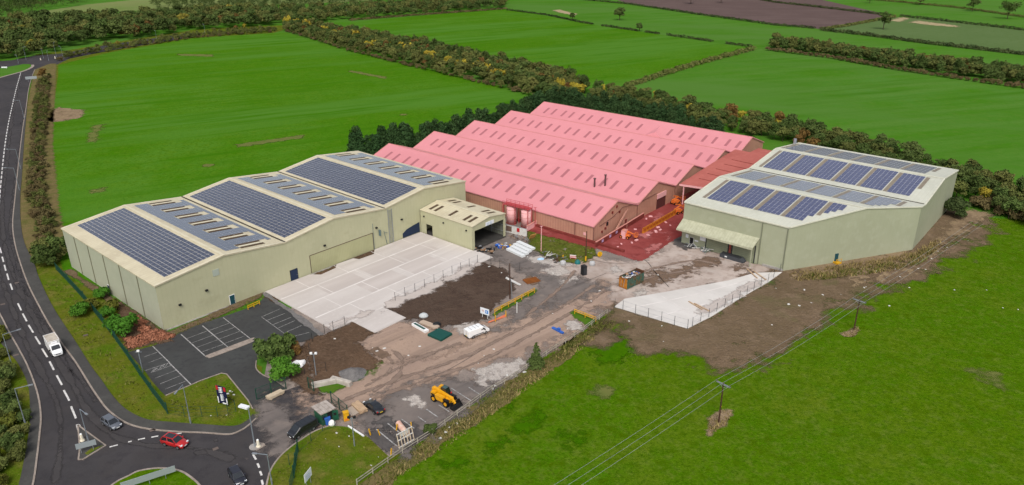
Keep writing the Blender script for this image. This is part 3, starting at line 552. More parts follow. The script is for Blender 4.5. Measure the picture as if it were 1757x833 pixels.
WROOF=mat('pale_roof',(.52,.52,.43),.6,layers=[(.12,(.46,.46,.38),.4,.65),(1,(.57,.57,.50),.5,.8)],lines=[('y',1.0,.1,(.40,.40,.33),.4)])
WTRIM=mat('pale_trim',(.58,.57,.46),.55,layers=[(.6,(.48,.47,.38),.45,.75)])
TAN=mat('tan_rooflight',(.23,.19,.14),.5,layers=[(.8,(.18,.145,.105),.4,.7)])
BRN=mat('brown_rooflight',(.085,.056,.036),.9,layers=[(1,(.11,.08,.055),.4,.7)])
PV=mat('solar_cell_blue',(.011,.014,.040),.14,spec=.9,layers=[(.12,(.015,.018,.046),.4,.7)],coat=.9)
PV2=mat('solar_cell_violet',(.048,.054,.125),.2,spec=.7,layers=[(.12,(.054,.060,.135),.4,.7)],coat=.8)
FRAME=mat('panel_rail',(.55,.56,.60),.5)
DGREY=mat('dark_grey_paint',(.03,.032,.035),.6); BLACK=mat('black_plastic',(.012,.012,.013),.5)
TEAL=mat('teal_door',(.012,.06,.075),.5); NAVY=mat('navy_door',(.012,.025,.06),.5); WHITE=mat('white_paint',(.78,.78,.77),.5); OFFW=mat('off_white',(.60,.59,.56),.7,layers=[(1,(.5,.48,.45),.45,.7)])
GALV=mat('galvanised_steel',(.34,.36,.39),.45,metal=.55); CONC=mat('raw_concrete',(.33,.31,.29),.9,layers=[(.9,(.26,.24,.22),.42,.68)])
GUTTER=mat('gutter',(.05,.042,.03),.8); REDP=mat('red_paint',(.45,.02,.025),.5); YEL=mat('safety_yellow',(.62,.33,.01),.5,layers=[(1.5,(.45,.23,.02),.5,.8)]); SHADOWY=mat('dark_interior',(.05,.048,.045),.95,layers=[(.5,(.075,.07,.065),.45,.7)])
ORNG=mat('safety_orange',(.65,.16,.03),.6); BLUE=mat('blue_plastic',(.03,.11,.42),.5); GREENP=mat('green_paint',(.012,.085,.045),.55); WOOD=mat('bare_timber',(.48,.34,.22),.85,layers=[(1.2,(.36,.25,.16),.42,.7)]); POLEW=mat('pole_timber',(.075,.04,.028),.9,layers=[(2,(.05,.03,.02),.45,.7)])
GLASS=mat('dark_glass',(.012,.015,.018),.06,spec=.8,coat=.3); TYRE=mat('tyre_rubber',(.012,.012,.012),.85); ALLOY=mat('alloy',(.28,.29,.30),.35,metal=.7)
def prof(xs): return lambda x: float(np.interp(x,[p[0] for p in xs],[p[1] for p in xs]))
def gable_hall(par,pf,y0,y1,wm,rm,tm,walls=(1,1,1,1),base=0,ov=.18,th=.16,wmats=None,rw_=.7):
    """walls and roof of a hall whose ridges run along local y; pf = [(x, z), ...] eave to eave"""
    if walls[0]: MB().face([(x,y0,z) for x,z in ((pf[0][0],base),)]+[(pf[-1][0],y0,base)]+[(x,y0,z) for x,z in pf[::-1]]).build('wall',wm,par)
    if walls[1]: MB().face([(pf[-1][0],y1,base),(pf[0][0],y1,base)]+[(x,y1,z) for x,z in pf]).build('wall',wm,par)
    if walls[2]: x,z=pf[0]; MB().face([(x,y1,base),(x,y0,base),(x,y0,z),(x,y1,z)]).build('wall',(wmats or wm),par)
    if walls[3]: x,z=pf[-1]; MB().face([(x,y0,base),(x,y1,base),(x,y1,z),(x,y0,z)]).build('wall',wm,par)
    q=list(pf); s0=(q[1][1]-q[0][1])/(q[1][0]-q[0][0]); s1=(q[-1][1]-q[-2][1])/(q[-1][0]-q[-2][0])
    q=[(q[0][0]-ov,q[0][1]-ov*s0)]+q[1:-1]+[(q[-1][0]+ov,q[-1][1]+ov*s1)]
    b=MB(); n=len(q)
    for (xa,za),(xb,zb) in zip(q,q[1:]): b.face([(xa,y0-ov,za+th),(xb,y0-ov,zb+th),(xb,y1+ov,zb+th),(xa,y1+ov,za+th)])
    for (xa,za),(xb,zb) in zip(q,q[1:]):
        for y in (y0-ov,y1+ov): b.face([(xa,y,za-.12),(xb,y,zb-.12),(xb,y,zb+th),(xa,y,za+th)])
    for x,z in (q[0],q[-1]): b.face([(x,y0-ov,z-.12),(x,y1+ov,z-.12),(x,y1+ov,z+th),(x,y0-ov,z+th)])
    roof=b.build('roof',rm,par)
    b=MB()                                    # verge and ridge flashings
    for y in (y0,y1):
        sg=-1 if y==y0 else 1
        for (xa,za),(xb,zb) in zip(q,q[1:]): b.bar((xa,y+sg*(ov-.25*min(1,rw_*2)),za+th+.03),(xb,y+sg*(ov-.25*min(1,rw_*2)),zb+th+.03),.62 if rw_>.3 else .22,.05)
    for i in range(1,n-1):
        if q[i][1]>q[i-1][1]: b.bar((q[i][0],y0-ov,q[i][1]+th+.05),(q[i][0],y1+ov,q[i][1]+th+.05),rw_,.05)
    b.build('roof_trim',tm,par)
    for i in range(1,n-1):
        if q[i][1]<q[i-1][1]: MB().box((q[i][0],(y0+y1)/2,q[i][1]+th+.06),(.42,y1-y0+2*ov,.08)).build('valley_gutter',GUTTER if rw_>.3 else PINKT,par)
    return roof
def solar(par,x0,x1,y0,y1,zf,pw,ph,m=None,skip=None,gap=.07,lift=.24):
    """pw along y, ph up the slope (x)"""
    nx=max(1,round((x1-x0)/ph)); ny=max(1,round((y1-y0)/pw)); dx=(x1-x0)/nx; dy=(y1-y0)/ny; b=MB()
    for i in range(nx):
        for j in range(ny):
            xa,xb,ya,yb=x0+i*dx+gap/2,x0+(i+1)*dx-gap/2,y0+j*dy+gap/2,y0+(j+1)*dy-gap/2
            if skip and skip(xa,xb,ya,yb): continue
            za,zb=zf(xa)+lift,zf(xb)+lift
            b.mt(0).face([(xa,ya,za),(xb,ya,zb),(xb,yb,zb),(xa,yb,za)])
            e=.035; b.mt(1).face([(xa-e,ya-e,za-.03),(xb+e,ya-e,zb-.03),(xb+e,yb+e,zb-.03),(xa-e,yb+e,za-.03)])
    return b.build('solar_array',[m or PV,FRAME],par) if b.f else None
def wallbox(par,name,face,u,z,wd,ht,m,at=0,d=.12,label=None):
    """a flat fitting on a wall: face 'y' = on the plane y=at looking to -y, 'x' = on x=at looking to -x"""
    c=(u,at-d/2+.01,z+ht/2) if face=='y' else (at-d/2+.01,u,z+ht/2); s=(wd,d,ht) if face=='y' else (d,wd,ht)
    o=MB().box(c,s).build(name,m,par)
    if label: o['label']=label
    return o
def door(par,face,u,wd,ht,m,at=0,z=.05,fm=None,label=None):
    f=wallbox(par,'door_frame',face,u,z,wd+.24,ht+.12,fm or WHITE,at,.07)
    dr=wallbox(par,'door',face,u,z,wd,ht,m,at,.14,label)
    wallbox(dr,'handle',face,u+wd*.36,z+1,.08,.16,GALV,at,.2); return dr
# ---- the long three-bay hall on the left
LBp=[(0,10.34),(15.5,12.1),(30.8,10.34),(45.1,12.25),(61,10.34),(75.3,12.3),(91.3,10.34)]; zl=prof(LBp)
lb=thing('warehouse','long olive cream warehouse of three bays with a solar roof, beside the main road','warehouse',OL,LYAW)
gable_hall(lb,LBp,0,49.7,OLIVE,CREAM,TRIM,wmats=OLIVE2)
for k,(a,r_,e_) in enumerate(((0,15.5,30.8),(30.8,45.1,61),(61,75.3,91.3))):
    solar(lb,a+(2.9 if k==0 else 1.2),r_-.9,1.8,47.8,zl,1.7,1.0,gap=.11)
    sx0,sx1=r_+5.3,r_+11.3; ys=[46.3-7.2*j for j in range(7)]
    solar(lb,r_+1.7,sx0-.2,2.0,48,zl,1.7,1.0,gap=.05); solar(lb,sx1+1.7,e_-1.2,2.0 if k%2 else 3.6,46.5,zl,1.7,1.0,gap=.05)
    for j in range(6): solar(lb,sx0-.2,sx1+1.7,ys[j+1]+1.6,ys[j]-1.6,zl,1.7,1.0,gap=.05)
    for y in ys:
        b=MB()
        for off,m in ((-1.0,0),(0,1),(1.0,0)):
            b.mt(m).face([(sx0,y+off-.46,zl(sx0)+.24),(sx1,y+off-.46,zl(sx1)+.24),(sx1,y+off+.46,zl(sx1)+.24),(sx0,y+off+.46,zl(sx0)+.24)])
        b.build('skylight',[BRN,TRIM],lb)
door(lb,'y',15.9,1.1,2.2,TEAL,label='teal fire door'); door(lb,'y',32.2,1.9,2.6,NAVY,z=.25,fm=DGREY,label='dark open doorway with a blue leaf')
u=LL(193,503)[1]; door(lb,'x',u,1,2.1,NAVY)
for px,py in ((150,476),(180.5,515),(216,543)): pass
for y in (8.6,17.5,26,34.5,42.5): MB().box((-.06,y,5.15),(.12,.26,10.3)).build('downpipe',mat('pipe_olive',(.17,.165,.11),.6),lb)
for x,z in ((4.2,4.5),(10.4,5.6),(41.5,6.2),(66.5,5.8),(57.8,6)): 
    l=MB().box((x,-.2,z),(.55,.4,.35)).build('wall_lamp',BLACK,lb)
wallbox(lb,'vent',  'y',13.2,8.1,1.5,1.5,mat('vent_grey',(.36,.40,.34),.6),0,.1)
b=MB(); [b.bar((x,-.16,.3),(x,-.16,9.9),.12) for x in (61.9,63.2)]; [b.bar((61.9,-.16,.6+.45*k),(63.2,-.16,.6+.45*k),.07) for k in range(21)]
b.build('cable_ladder',GALV,lb)
b=MB(); b.bar((37,-.06,4.9),(56.5,-.06,4.9),.1,.12); b.bar((37,-.06,.3),(37,-.06,4.9),.14,.1); b.bar((56.5,-.06,.3),(56.5,-.06,4.9),.1,.1); b.build('flashing',mat('rust_flashing',(.11,.075,.05),.8),lb)
MB().box((46.7,-.04,2.55),(19.2,.06,4.6)).build('lower_cladding',mat('lower_olive',(.40,.395,.225),.6,layers=[(.3,(.35,.345,.19),.4,.7)],lines=[('x',.5,.14,(.29,.29,.15),.3)]),lb)
b=MB(); b.prism([(66.6,-.08),(72.8,-.08),(72.8,0),(66.6,0)],.3,1.6); b.add([(66.6,-.08,1.6),(72.8,-.08,1.6),(72.8,-.08,3.2),(70.5,-.08,2.9),(68,-.08,2.4)],[(0,1,2,3,4)]); b.build('loading_opening',NAVY,lb)
b=MB(); b.bar((56.5,-.3,.3),(56.5,-.3,7.6),.08); b.bar((58.6,-.4,3.6),(58.6,-.4,5.2),.5,.4); b.bar((60.8,-.35,.4),(60,-.35,4.4),.1); b.bar((60,-.35,4.2),(61.2,-.35,3.6),.1); b.build('conduit',mat('conduit_teal',(.10,.15,.16),.6),lb)
MB().box((45.6,-.3,.04),(91,.5,.08)).build('plinth',CONC,lb)
# ---- open-ended canopy hall at its right end
AN=thing('loading_shed','small olive cream loading shed with an open end, attached to the long solar warehouse','shed',lw(73.2,-.25),LYAW)
wA=12.8; yA=-19.9; ea,ra=6.7,7.65; ap=[(0,ea),(wA/2,ra),(wA,ea)]; za=prof(ap)
MB().face([(0,0,0),(0,-2.2,0),(0,-2.2,ea),(0,0,ea)]).face([(0,-2.2,2.9+.2),(0,-4.6,3.1),(0,-4.6,ea),(0,-2.2,ea)]).face([(0,-4.6,0),(0,yA,0),(0,yA,ea),(0,-4.6,ea)]).build('wall',OLIVE,AN)
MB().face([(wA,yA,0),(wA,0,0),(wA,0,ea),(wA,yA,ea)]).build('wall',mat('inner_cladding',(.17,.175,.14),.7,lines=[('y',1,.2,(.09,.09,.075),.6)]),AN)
MB().face([(wA+.06,0,0),(wA+.06,yA,0),(wA+.06,yA,ea),(wA+.06,0,ea)]).build('wall',OLIVE,AN)
b=MB(); b.face([(0,yA,5.3),(wA,yA,5.3),(wA,yA,ea),(wA/2,yA,ra),(0,yA,ea)]); b.box((.35,yA,2.7),(.7,.3,5.4)); b.box((wA-.3,yA,2.7),(.6,.3,5.4)); b.build('end_fascia',OLIVE,AN)
b=MB()
for (xa,z1),(xb,z2) in zip(ap,ap[1:]):
    xa2=xa-.2 if xa==0 else xa; xb2=xb+.2 if xb==wA else xb
    b.add([(xa2,yA-.2,z1),(xb2,yA-.2,z2),(xb2,0,z2),(xa2,0,z1),(xa2,yA-.2,z1+.14),(xb2,yA-.2,z2+.14),(xb2,0,z2+.14),(xa2,0,z1+.14)],[(4,5,6,7),(3,2,1,0),(0,1,5,4),(2,3,7,6),(1,2,6,5),(3,0,4,7)])
rf=b.build('roof',CREAM,AN); MB().bar((wA/2,yA-.2,ra+.16),(wA/2,0,ra+.16),.6,.06).build('ridge_cap',TRIM,AN)
for xa,xb in ((1.3,4.6),(wA-4.4,wA-1.3)):
    for y in (-2.4,-4.4,-10,-15.4,-17.4): 
        MB().face([(xa,y-.5,za(xa)+.17),(xb,y-.5,za(xb)+.17),(xb,y+.5,za(xb)+.17),(xa,y+.5,za(xa)+.17)]).build('skylight',BRN,AN)
SIGNW=mat('sign_white',(.70,.72,.74),.5); SIGNB=mat('sign_faint_blue',(.33,.42,.52),.5)
s_=MB().box((wA/2+.2,yA-.06,5.95),(3.2,.08,1.0)).build('sign',SIGNW,AN); b=MB(); [b.box((wA/2+.2+dx,yA-.11,6.1-.28*r),(wd,.02,.12)) for r in range(3) for dx,wd in ((-.7,.9),(.35,.7))]; b.build('lettering',SIGNB,s_)
b=MB(); [b.bar((wA-.15,y,.2),(wA-.15,y,ea-.2),.2) for y in (-5,-10,-15)]; [b.bar((wA-.15,0,z),(wA-.15,yA,z),.12) for z in (1.6,3.4,5.2)]; b.bar((wA-.2,-10,.5),(wA-.2,-15,5.5),.14); b.build('steel_frame',GALV,AN)
for y in (-1.5,-9.2,-17.8): MB().box((-.15,y,5.2),(.3,.4,.3)).build('wall_lamp',BLACK,AN)
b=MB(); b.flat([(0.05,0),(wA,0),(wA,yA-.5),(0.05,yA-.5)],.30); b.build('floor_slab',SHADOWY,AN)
# ---- the red-roofed works of five bays
RO=(21.82,185.681); RYAW=.866; RL=94.2; BW=22.07; EH,RH=4.75,8.85
PINK=mat('pink_sheet_roof',(.60,.235,.255),.7,layers=[(.02,(.57,.22,.24),.4,.62),(.15,(.62,.25,.27),.5,.75),(.8,(.56,.215,.235),.58,.85)],lines=[('y',1.05,.1,(.53,.20,.22),.25)])
SALM=mat('salmon_cladding',(.46,.235,.165),.7,layers=[(.12,(.40,.20,.14),.4,.62),(.6,(.50,.27,.19),.5,.8)],lines=[('s',.9,.2,(.31,.145,.105),.5)])
PINKT=mat('rose_trim',(.55,.24,.20),.7); RUST=mat('rust_red',(.30,.065,.05),.75,layers=[(.8,(.22,.045,.035),.4,.7)]); DRED=mat('dark_red_wall',(.17,.035,.03),.85,layers=[(.5,(.22,.055,.045),.45,.7)])
ROSEG=mat('rose_rooflight',(.36,.125,.14),.5); PALEP=mat('pale_pink',(.72,.38,.38),.7); REDMET=mat('red_steel',(.42,.05,.055),.5)
rw=thing('factory','wide five bay factory with pink roof and salmon walls, amid the site','factory',RO,RYAW)
RWp=[]; 
for k in range(5): RWp+=[(k*BW,EH),((k+.5)*BW,RH)]
RWp.append((5*BW,EH)); zr=prof(RWp)
gable_hall(rw,RWp,0,RL,SALM,PINK,PINKT,ov=.3,rw_=.2)
ks=0
for k in range(5):
    y=2.4; j=0
    while y<RL-2:
        if not (k==4 and 30<y<42):
            xa,xb=k*BW+3.4,k*BW+7.5; o=MB().box((0,0,0),(1,1,1)).build('skylight',ROSEG,rw) if False else MB().face([(xa,y-.52,zr(xa)+.19),(xb,y-.52,zr(xb)+.19),(xb,y+.52,zr(xb)+.19),(xa,y+.52,zr(xa)+.19)]).build('skylight',ROSEG,rw); ks+=1
        y+=4.0 if j%2==0 else 5.15; j+=1
xm=4*BW; b=MB(); xa=xm+2; b.add([(xm+1,38,zr(xm+1)+.2),(xm+7.5,38,zr(xm+7.5)+.2),(xm+7.5,33,zr(xm+7.5)+.2),(xm+1,31,zr(xm+1)+.2),(xm+2,34,zr(xm+2)+1.5),(xm+8,35.5,zr(xm+8)+.25)],[(0,1,5,4),(3,4,5,2),(0,4,3)]); b.build('roof_hatch',PINK,rw)
b=MB(); b.bar((0,-.1,.6),(0.0,-.1,EH),.2); [b.box((k*BW,-.08,2.4),(.16,.12,4.7)) for k in range(1,5)]; b.build('downpipe',mat('brown_pipe',(.20,.09,.07),.7),rw)
b=MB(); b.box((5.5*BW/5,-.1,1.2),(.1,.1,.1)); 
dr=wallbox(rw,'roller_door','y',1.62*BW,.1,5.2,4.6,mat('dark_bay',(.09,.025,.022),.8),0,.12); wallbox(rw,'shutter','y',1.62*BW,3.4,5.2,1.5,PALEP,0,.3)
door(rw,'y',.8*BW-1.5,.9,2,DRED,fm=PINKT); door(rw,'y',6.5,.9,1.1,BLACK,z=3.0,fm=PINKT)
for x,z in ((4,1.7),(5.6,2.2),(8.8,5.9),(12.5,5.1),(10.9,7.1)): wallbox(rw,'wall_box','y',x,z,.5,.6,DRED,0,.3)
for y in (6,31.5): MB().box((-.1,y,2.35),(.16,.2,4.7)).build('downpipe',mat('brown_pipe',(.2,.09,.07),.7),rw)
MB().box((-.35,10,.35),(.7,40,.7)).build('plinth',DRED,rw)
wallbox(rw,'sign','x',2.8,1.5,.8,.8,PALEP,0,.06)
b=MB(); b.bar((2.5,-.2,4),(9,-.2,4.8),.07); b.bar((9,-.2,4.8),(14,-.2,6.3),.07); b.bar((14,-.2,6.3),(22,-.2,5.3),.07); b.bar((22,-.2,5.2),(33,-.2,5.5),.07); b.build('cable',mat('dark_cable',(.06,.03,.03),.7),rw)
# stairs on the gable and two flues on the roof
b=MB(); b.bar((9,-1,.4),(14.5,-1,5),.14,.7); b.bar((9,-1.5,1.4),(14.5,-1.5,6),.06); [b.bar((x,-1.5,.2),(x,-1.5,3.2),.08) for x in (10.5,12.5,14.5)]; b.build('outside_stair',mat('stair_salmon',(.50,.26,.20),.7),rw)
for x,y,h in ((24.8,16.8,2.6),(26.3,14,3.4)): MB().cyl((x,y,zr(x)),(x,y,zr(x)+h),.28).cyl((x,y,zr(x)+h),(x,y,zr(x)+h+.25),.42).build('flue',mat('flue_dark',(.10,.05,.05),.6),rw)
# link canopy between factory and right-hand hall
OR_=(66.71,166.84); zk=lambda x:6.3+(x-28)*.047
rb_w=lambda x,y:(OR_[0]+x*math.cos(LYAW)-y*math.sin(LYAW),OR_[1]+x*math.sin(LYAW)+y*math.cos(LYAW))
lk_=thing('canopy','rust red lean-to canopy on columns between the pink factory and the sage solar hall','canopy',OR_,LYAW)
LROOF=mat('rust_sheet_roof',(.42,.115,.09),.75,layers=[(.1,(.36,.09,.07),.4,.65),(.6,(.47,.14,.11),.5,.8)],lines=[('x',1.0,.1,(.33,.08,.065),.5)])
b=MB(); q=[(26.6,44.3),(29.8,28.4),(67,28.4),(67,46),(50,45.5)]; b.add([(x,y,zk(x)) for x,y in q]+[(x,y,zk(x)+.2) for x,y in q],[(5,6,7,8,9),(4,3,2,1,0),(0,1,6,5),(1,2,7,6),(2,3,8,7),(3,4,9,8),(4,0,5,9)]); b.build('roof',LROOF,lk_)
MB().bar((26.5,44.3,zk(26.6)-.05),(29.7,28.4,zk(29.8)-.05),.15,.55).build('fascia',PALEP,lk_)
b=MB()
for x in (34,39.5,45,50.5,56): b.bar((x,31,zk(x)+.25),(x+.3,42,zk(x)+.25),.16,.1)
b.build('roof_rib',DRED,lk_)
for x,y in ((27,43),(28,37.5),(29,32),(40,43),(41,37),(54,43)): MB().box((x,y,3.1),(.3,.3,6.2)).build('column',PALEP,lk_)
MB().box((60,37,3),(.2,17,6)).build('shade_backing',DRED,lk_)  # dark sheet added to stand for the shade under the open canopy
c2=thing('canopy','low dark red canopy behind the pink factory, at its far right corner','canopy',OR_,LYAW)
MB().box((77,37,5.5),(12,15,.25)).build('roof',LROOF,c2); [MB().box((x,y,2.7),(.3,.3,5.4)).build('column',PALEP,c2) for x,y in ((72,43),(72,32),(82,43),(82,32))]; MB().box((82.5,37,2.7),(.2,14,5.3)).build('shade_backing',DRED,c2)  # dark end sheet added for the shade below this canopy
# ---- right-hand hall with the cut-off corner
rb=thing('warehouse','sage green warehouse of two bays with blue solar blocks and a cut off corner','warehouse',OR_,LYAW)
RBp=[(0,11.5),(19.2,13.75),(38.5,11.5),(57.5,13.75),(77,11.5)]; zb=prof(RBp)
Y1=28.2; CX,CY=34.6,-20.2; cham=lambda x:CY*x/CX if x<CX else CY+(x-CX)*.02
xs=[0,19.2,CX,38.5,57.5,77]
MB().face([(0,Y1,0),(0,0,0),(0,0,11.5),(0,Y1,11.5)]).build('wall',SAGE,rb)
MB().face([(0,0,0),(CX,CY,0),(CX,CY,zb(CX)),(19.2,cham(19.2),13.75),(0,0,11.5)]).build('wall',SAGE,rb)
MB().face([(CX,CY,0),(77,cham(77),0)]+[(x,cham(x),zb(x)) for x in (77,57.5,38.5,CX)]).build('wall',SAGE,rb)
MB().face([(77,cham(77),0),(77,Y1,0),(77,Y1,11.5),(77,cham(77),11.5)]).build('wall',SAGE,rb)
MB().face([(77,Y1,0),(0,Y1,0)]+[(x,Y1,zb(x)) for x,_ in RBp]).build('wall',SAGE,rb)
b=MB()
for xa,xb in zip(xs,xs[1:]): b.face([(xa,cham(xa)-.1,zb(xa)+.14),(xb,cham(xb)-.1,zb(xb)+.14),(xb,Y1+.15,zb(xb)+.14),(xa,Y1+.15,zb(xa)+.14)])
b.build('roof',WROOF,rb)
b=MB()
for xa,xb in zip(xs,xs[1:]): b.bar((xa,cham(xa)-.08,zb(xa)+.1),(xb,cham(xb)-.08,zb(xb)+.1),.36,.28); b.bar((xa,Y1,zb(xa)+.12),(xb,Y1,zb(xb)+.12),.4,.24)
b.bar((-.05,0,11.55),(-.05,Y1+.1,11.55),.4,.3); b.bar((77,cham(77),11.55),(77,Y1,11.55),.4,.3)
for x in (19.2,57.5): b.bar((x,cham(x),13.93),(x,Y1,13.93),.9,.07)
b.build('roof_trim',WTRIM,rb)
MB().box((38.5,(cham(38.5)+Y1)/2,11.7),(.45,Y1-CY-.6,.08)).build('valley_gutter',GUTTER,rb)
okc=lambda xa,xb,ya,yb:not(ya>cham(xa)+1.6 and ya>cham(xb)+1.6)
for x0,x1,ys_,m in ((4.7,18.2,24.4,PV2),(23.3,36.6,25.6,PV2),(41.5,56.2,25.3,PV2),(60,74.3,26.4,PV2)):
    for k in range(6):
        yb=ys_-7.0*k; ya=yb-5.7
        solar(rb,x0,x1,ya,yb,zb,1.15,1.68,m,skip=okc,gap=.065)
        yt=ya-.75
        if x0<20: xl=max(x0,min(x1,(-(yt-.5-2.0))*CX/-CY*1.0)) if yt<2 else x0
        else: xl=x0 if yt>cham(30)+4 else x0+6
        if x1-xl>2 and yt>cham((xl+x1)/2)+1.5: MB().face([(xl,yt-.5,zb(xl)+.2),(x1,yt-.5,zb(x1)+.2),(x1,yt+.5,zb(x1)+.2),(xl,yt+.5,zb(xl)+.2)]).build('rooflight_strip',TAN,rb)
    MB().face([(x0,ys_+.4,zb(x0)+.2),(x1,ys_+.4,zb(x1)+.2),(x1,ys_+1.3,zb(x1)+.2),(x0,ys_+1.3,zb(x0)+.2)]).build('rooflight_strip',TAN,rb)
# awning and doors on its left wall
b=MB(); b.add([(0,7,6.8),(-3,7.2,5),(-3,28.3,5),(0,28.3,6.8),(0,7,6.95),(-3,7.2,5.15),(-3,28.3,5.15),(0,28.3,6.95)],[(4,7,6,5),(0,1,2,3),(1,5,6,2),(0,4,5,1),(3,2,6,7)]); b.box((-3.05,17.75,4.85),(.12,21.2,.5)); aw=b.build('awning',mat('awning_sheet',(.42,.42,.30),.7,layers=[(.8,(.33,.33,.23),.42,.7)],lines=[('y',.8,.1,(.28,.28,.19),.5)]),rb)
for y in (7.4,14.6,21.3): MB().box((-2.9,y,2.4),(.22,.22,4.8)).build('awning_post',GALV if 0 else SAGE,rb) if y<8 else MB().bar((-.1,y,3.4),(-2.8,y,4.9),.15).build('awning_bracket',SAGE,rb)
ROLL=mat('roller_sage',(.235,.25,.165),.6,layers=[(.5,(.20,.215,.14),.4,.7)],lines=[('z',.5,.06,(.12,.13,.09),.6)])
for u0,u1 in ((14.9,20.9),(7.8,13.6)):
    wallbox(rb,'roller_door','x',(u0+u1)/2,.1,u1-u0,4.5,ROLL,0,.12)
    for u in (u0-.15,u1+.15): wallbox(rb,'door_post','x',u,.05,.22,4.7,DGREY,0,.2)
wallbox(rb,'door_post','x',14.25,.05,.5,3.6,RUST,0,.3)
door(rb,'x',25.2,1.0,2.2,BLACK,fm=OFFW); s_=wallbox(rb,'sign','x',21.9,2.2,1.9,1.6,SIGNW,0,.08); wallbox(s_,'sign_header','x',21.9,3.5,1.9,.3,REDP,0,.1); wallbox(rb,'notice','x',26.6,1.9,.8,1.0,SIGNW,0,.08); wallbox(rb,'notice','x',23.8,1.5,1.0,.4,SIGNW,0,.08)
for y in (.25,14): MB().box((-.12,y if y<1 else 6.6,5.7),(.2,.2,11.4)).build('downpipe',mat('pipe_sage',(.18,.19,.13),.6),rb)
b=MB(); b.box((-.25,2.7,.3),(.5,5.2,.6)); b.build('plinth',CONC,rb)
t=.66; tq=Vector((CX,CY,0)).normalized(); dd=tq*(LLX:=15.6); nx=Vector((tq.y,-tq.x,0))
M_=Matrix.Translation(dd)@Matrix.Rotation(math.atan2(tq.y,tq.x),4,'Z'); b=MB().box((0,-.05,1.5),(1.0,.14,2.1)).xf(M_); b.build('door',TEAL,rb)
b=MB().box((0,-.6,.25),(1.6,1.2,.5)).bar((-.8,-1.1,0.4),(-.8,-1.1,1.5),.08).bar((.8,-1.1,.4),(.8,-1.1,1.5),.08).bar((-.8,-1.1,1.4),(.8,-1.1,1.4),.08).xf(M_); b.build('door_step',YEL,rb)
MB().cyl((70,Y1-1,13),(70,Y1-1,14.6),.5).build('roof_vent',GALV,rb)
# ---- tanks and gantry in front of the factory
tk=[]
for px,py,lab in ((878,383,'left of two pale pink upright tanks in front of the factory, under the red gantry'),(903,389,'right of two pale pink tanks in front of the factory, beside the low wall')):
    x,y=G(px,py); t_=thing('storage_tank',lab,'tank',(x,y)); MB().cyl((0,0,.3),(0,0,4.9),1.45,n=20).build('shell',PALEP,t_,True); MB().cyl((0,0,4.9),(0,0,5.3),1.45,.5,n=20).build('lid',PALEP,t_); MB().cyl((0,0,0),(0,0,.3),1.6,n=20).build('base',DRED,t_)
    b=MB(); [b.cyl((0,0,z),(0,0,z+.08),1.48,n=20) for z in (1.5,2.9,4.3)]; b.build('hoop',PINKT,t_)
x,y=G(888,386); gt=thing('gantry','red steel access gantry with handrails over the two pink tanks','gantry',(x,y),ang((871,381),(911,391)))
b=MB().box((0,0,5.7),(9,2,.15)); b.build('deck',REDMET,gt); b=MB()
for sy in (-1,1):
    for z in (6.2,6.7): b.bar((-4.5,sy,z),(4.5,sy,z),.08)
    for k in range(7): b.bar((-4.5+1.5*k,sy,5.7),(-4.5+1.5*k,sy,6.7),.07)
b.build('handrail',REDMET,gt)
for px_ in (-4.2,-.2,4.2): MB().bar((px_,1,0),(px_,1,5.7),.16).bar((px_,-1,0),(px_,-1,5.7),.16).build('leg',REDMET,gt)
b=MB(); b.bar((-4.6,-1.1,0),(-4.6,-1.1,5.7),.08); b.bar((-4.6,-.5,0),(-4.6,-.5,5.7),.08); [b.bar((-4.6,-1.1,.4+.4*k),(-4.6,-.5,.4+.4*k),.05) for k in range(14)]; b.build('ladder',REDMET,gt)
x,y=G(915,391); t_=thing('bund_wall','low pale pink bund wall beside the right-hand tank','wall',(x,y),ang((905,395),(924,384))); MB().box((0,0,.8),(6.5,.35,1.6)).build('panel',PALEP,t_); MB().box((0,0,1.63),(6.7,.5,.08)).build('coping',PINKT,t_)
# hoarding under the canopy shed, yard wall along the factory gable
def wall_run(name,p,q,h,th,m,label,cat,cm,seg=3):
    a,d=Vector(G(*p)),Vector(G(*q)); L=(d-a).length; t_=thing(name,label,cat,tuple(a),math.atan2(d.y-a.y,d.x-a.x)); n=max(1,int(L/seg))
    for k in range(n): MB().box((L*(k+.5)/n,0,h/2),(L/n-.06,th,h)).build('panel',m,t_)
    MB().box((L/2,0,h+.04),(L,th+.08,.08)).build('coping',cm,t_); return t_,L
w1,L1=wall_run('hoarding',(866,398),(904,407),2.3,.12,OFFW,'white panel hoarding with a red square sign, beside the open shed end','hoarding',GALV,2.4)
MB().box((L1*.62,-.1,1.5),(.9,.06,1.1)).build('sign',REDP,w1); MB().box((L1*.2,-.1,1.3),(1.8,.06,1.5)).build('notice_board',mat('board_brown',(.14,.09,.07),.8),w1)
w2,L2=wall_run('yard_wall',(1022,425),(1104,374),1.5,.35,DRED,'dark red yard wall with small pale signs, along the foot of the factory gable','wall',PINKT,4)
for u in (.12,.27,.4): MB().box((L2*u,-.22,.85),(.95,.06,.7)).build('sign',mat('lilac_sign',(.42,.30,.48),.6),w2)
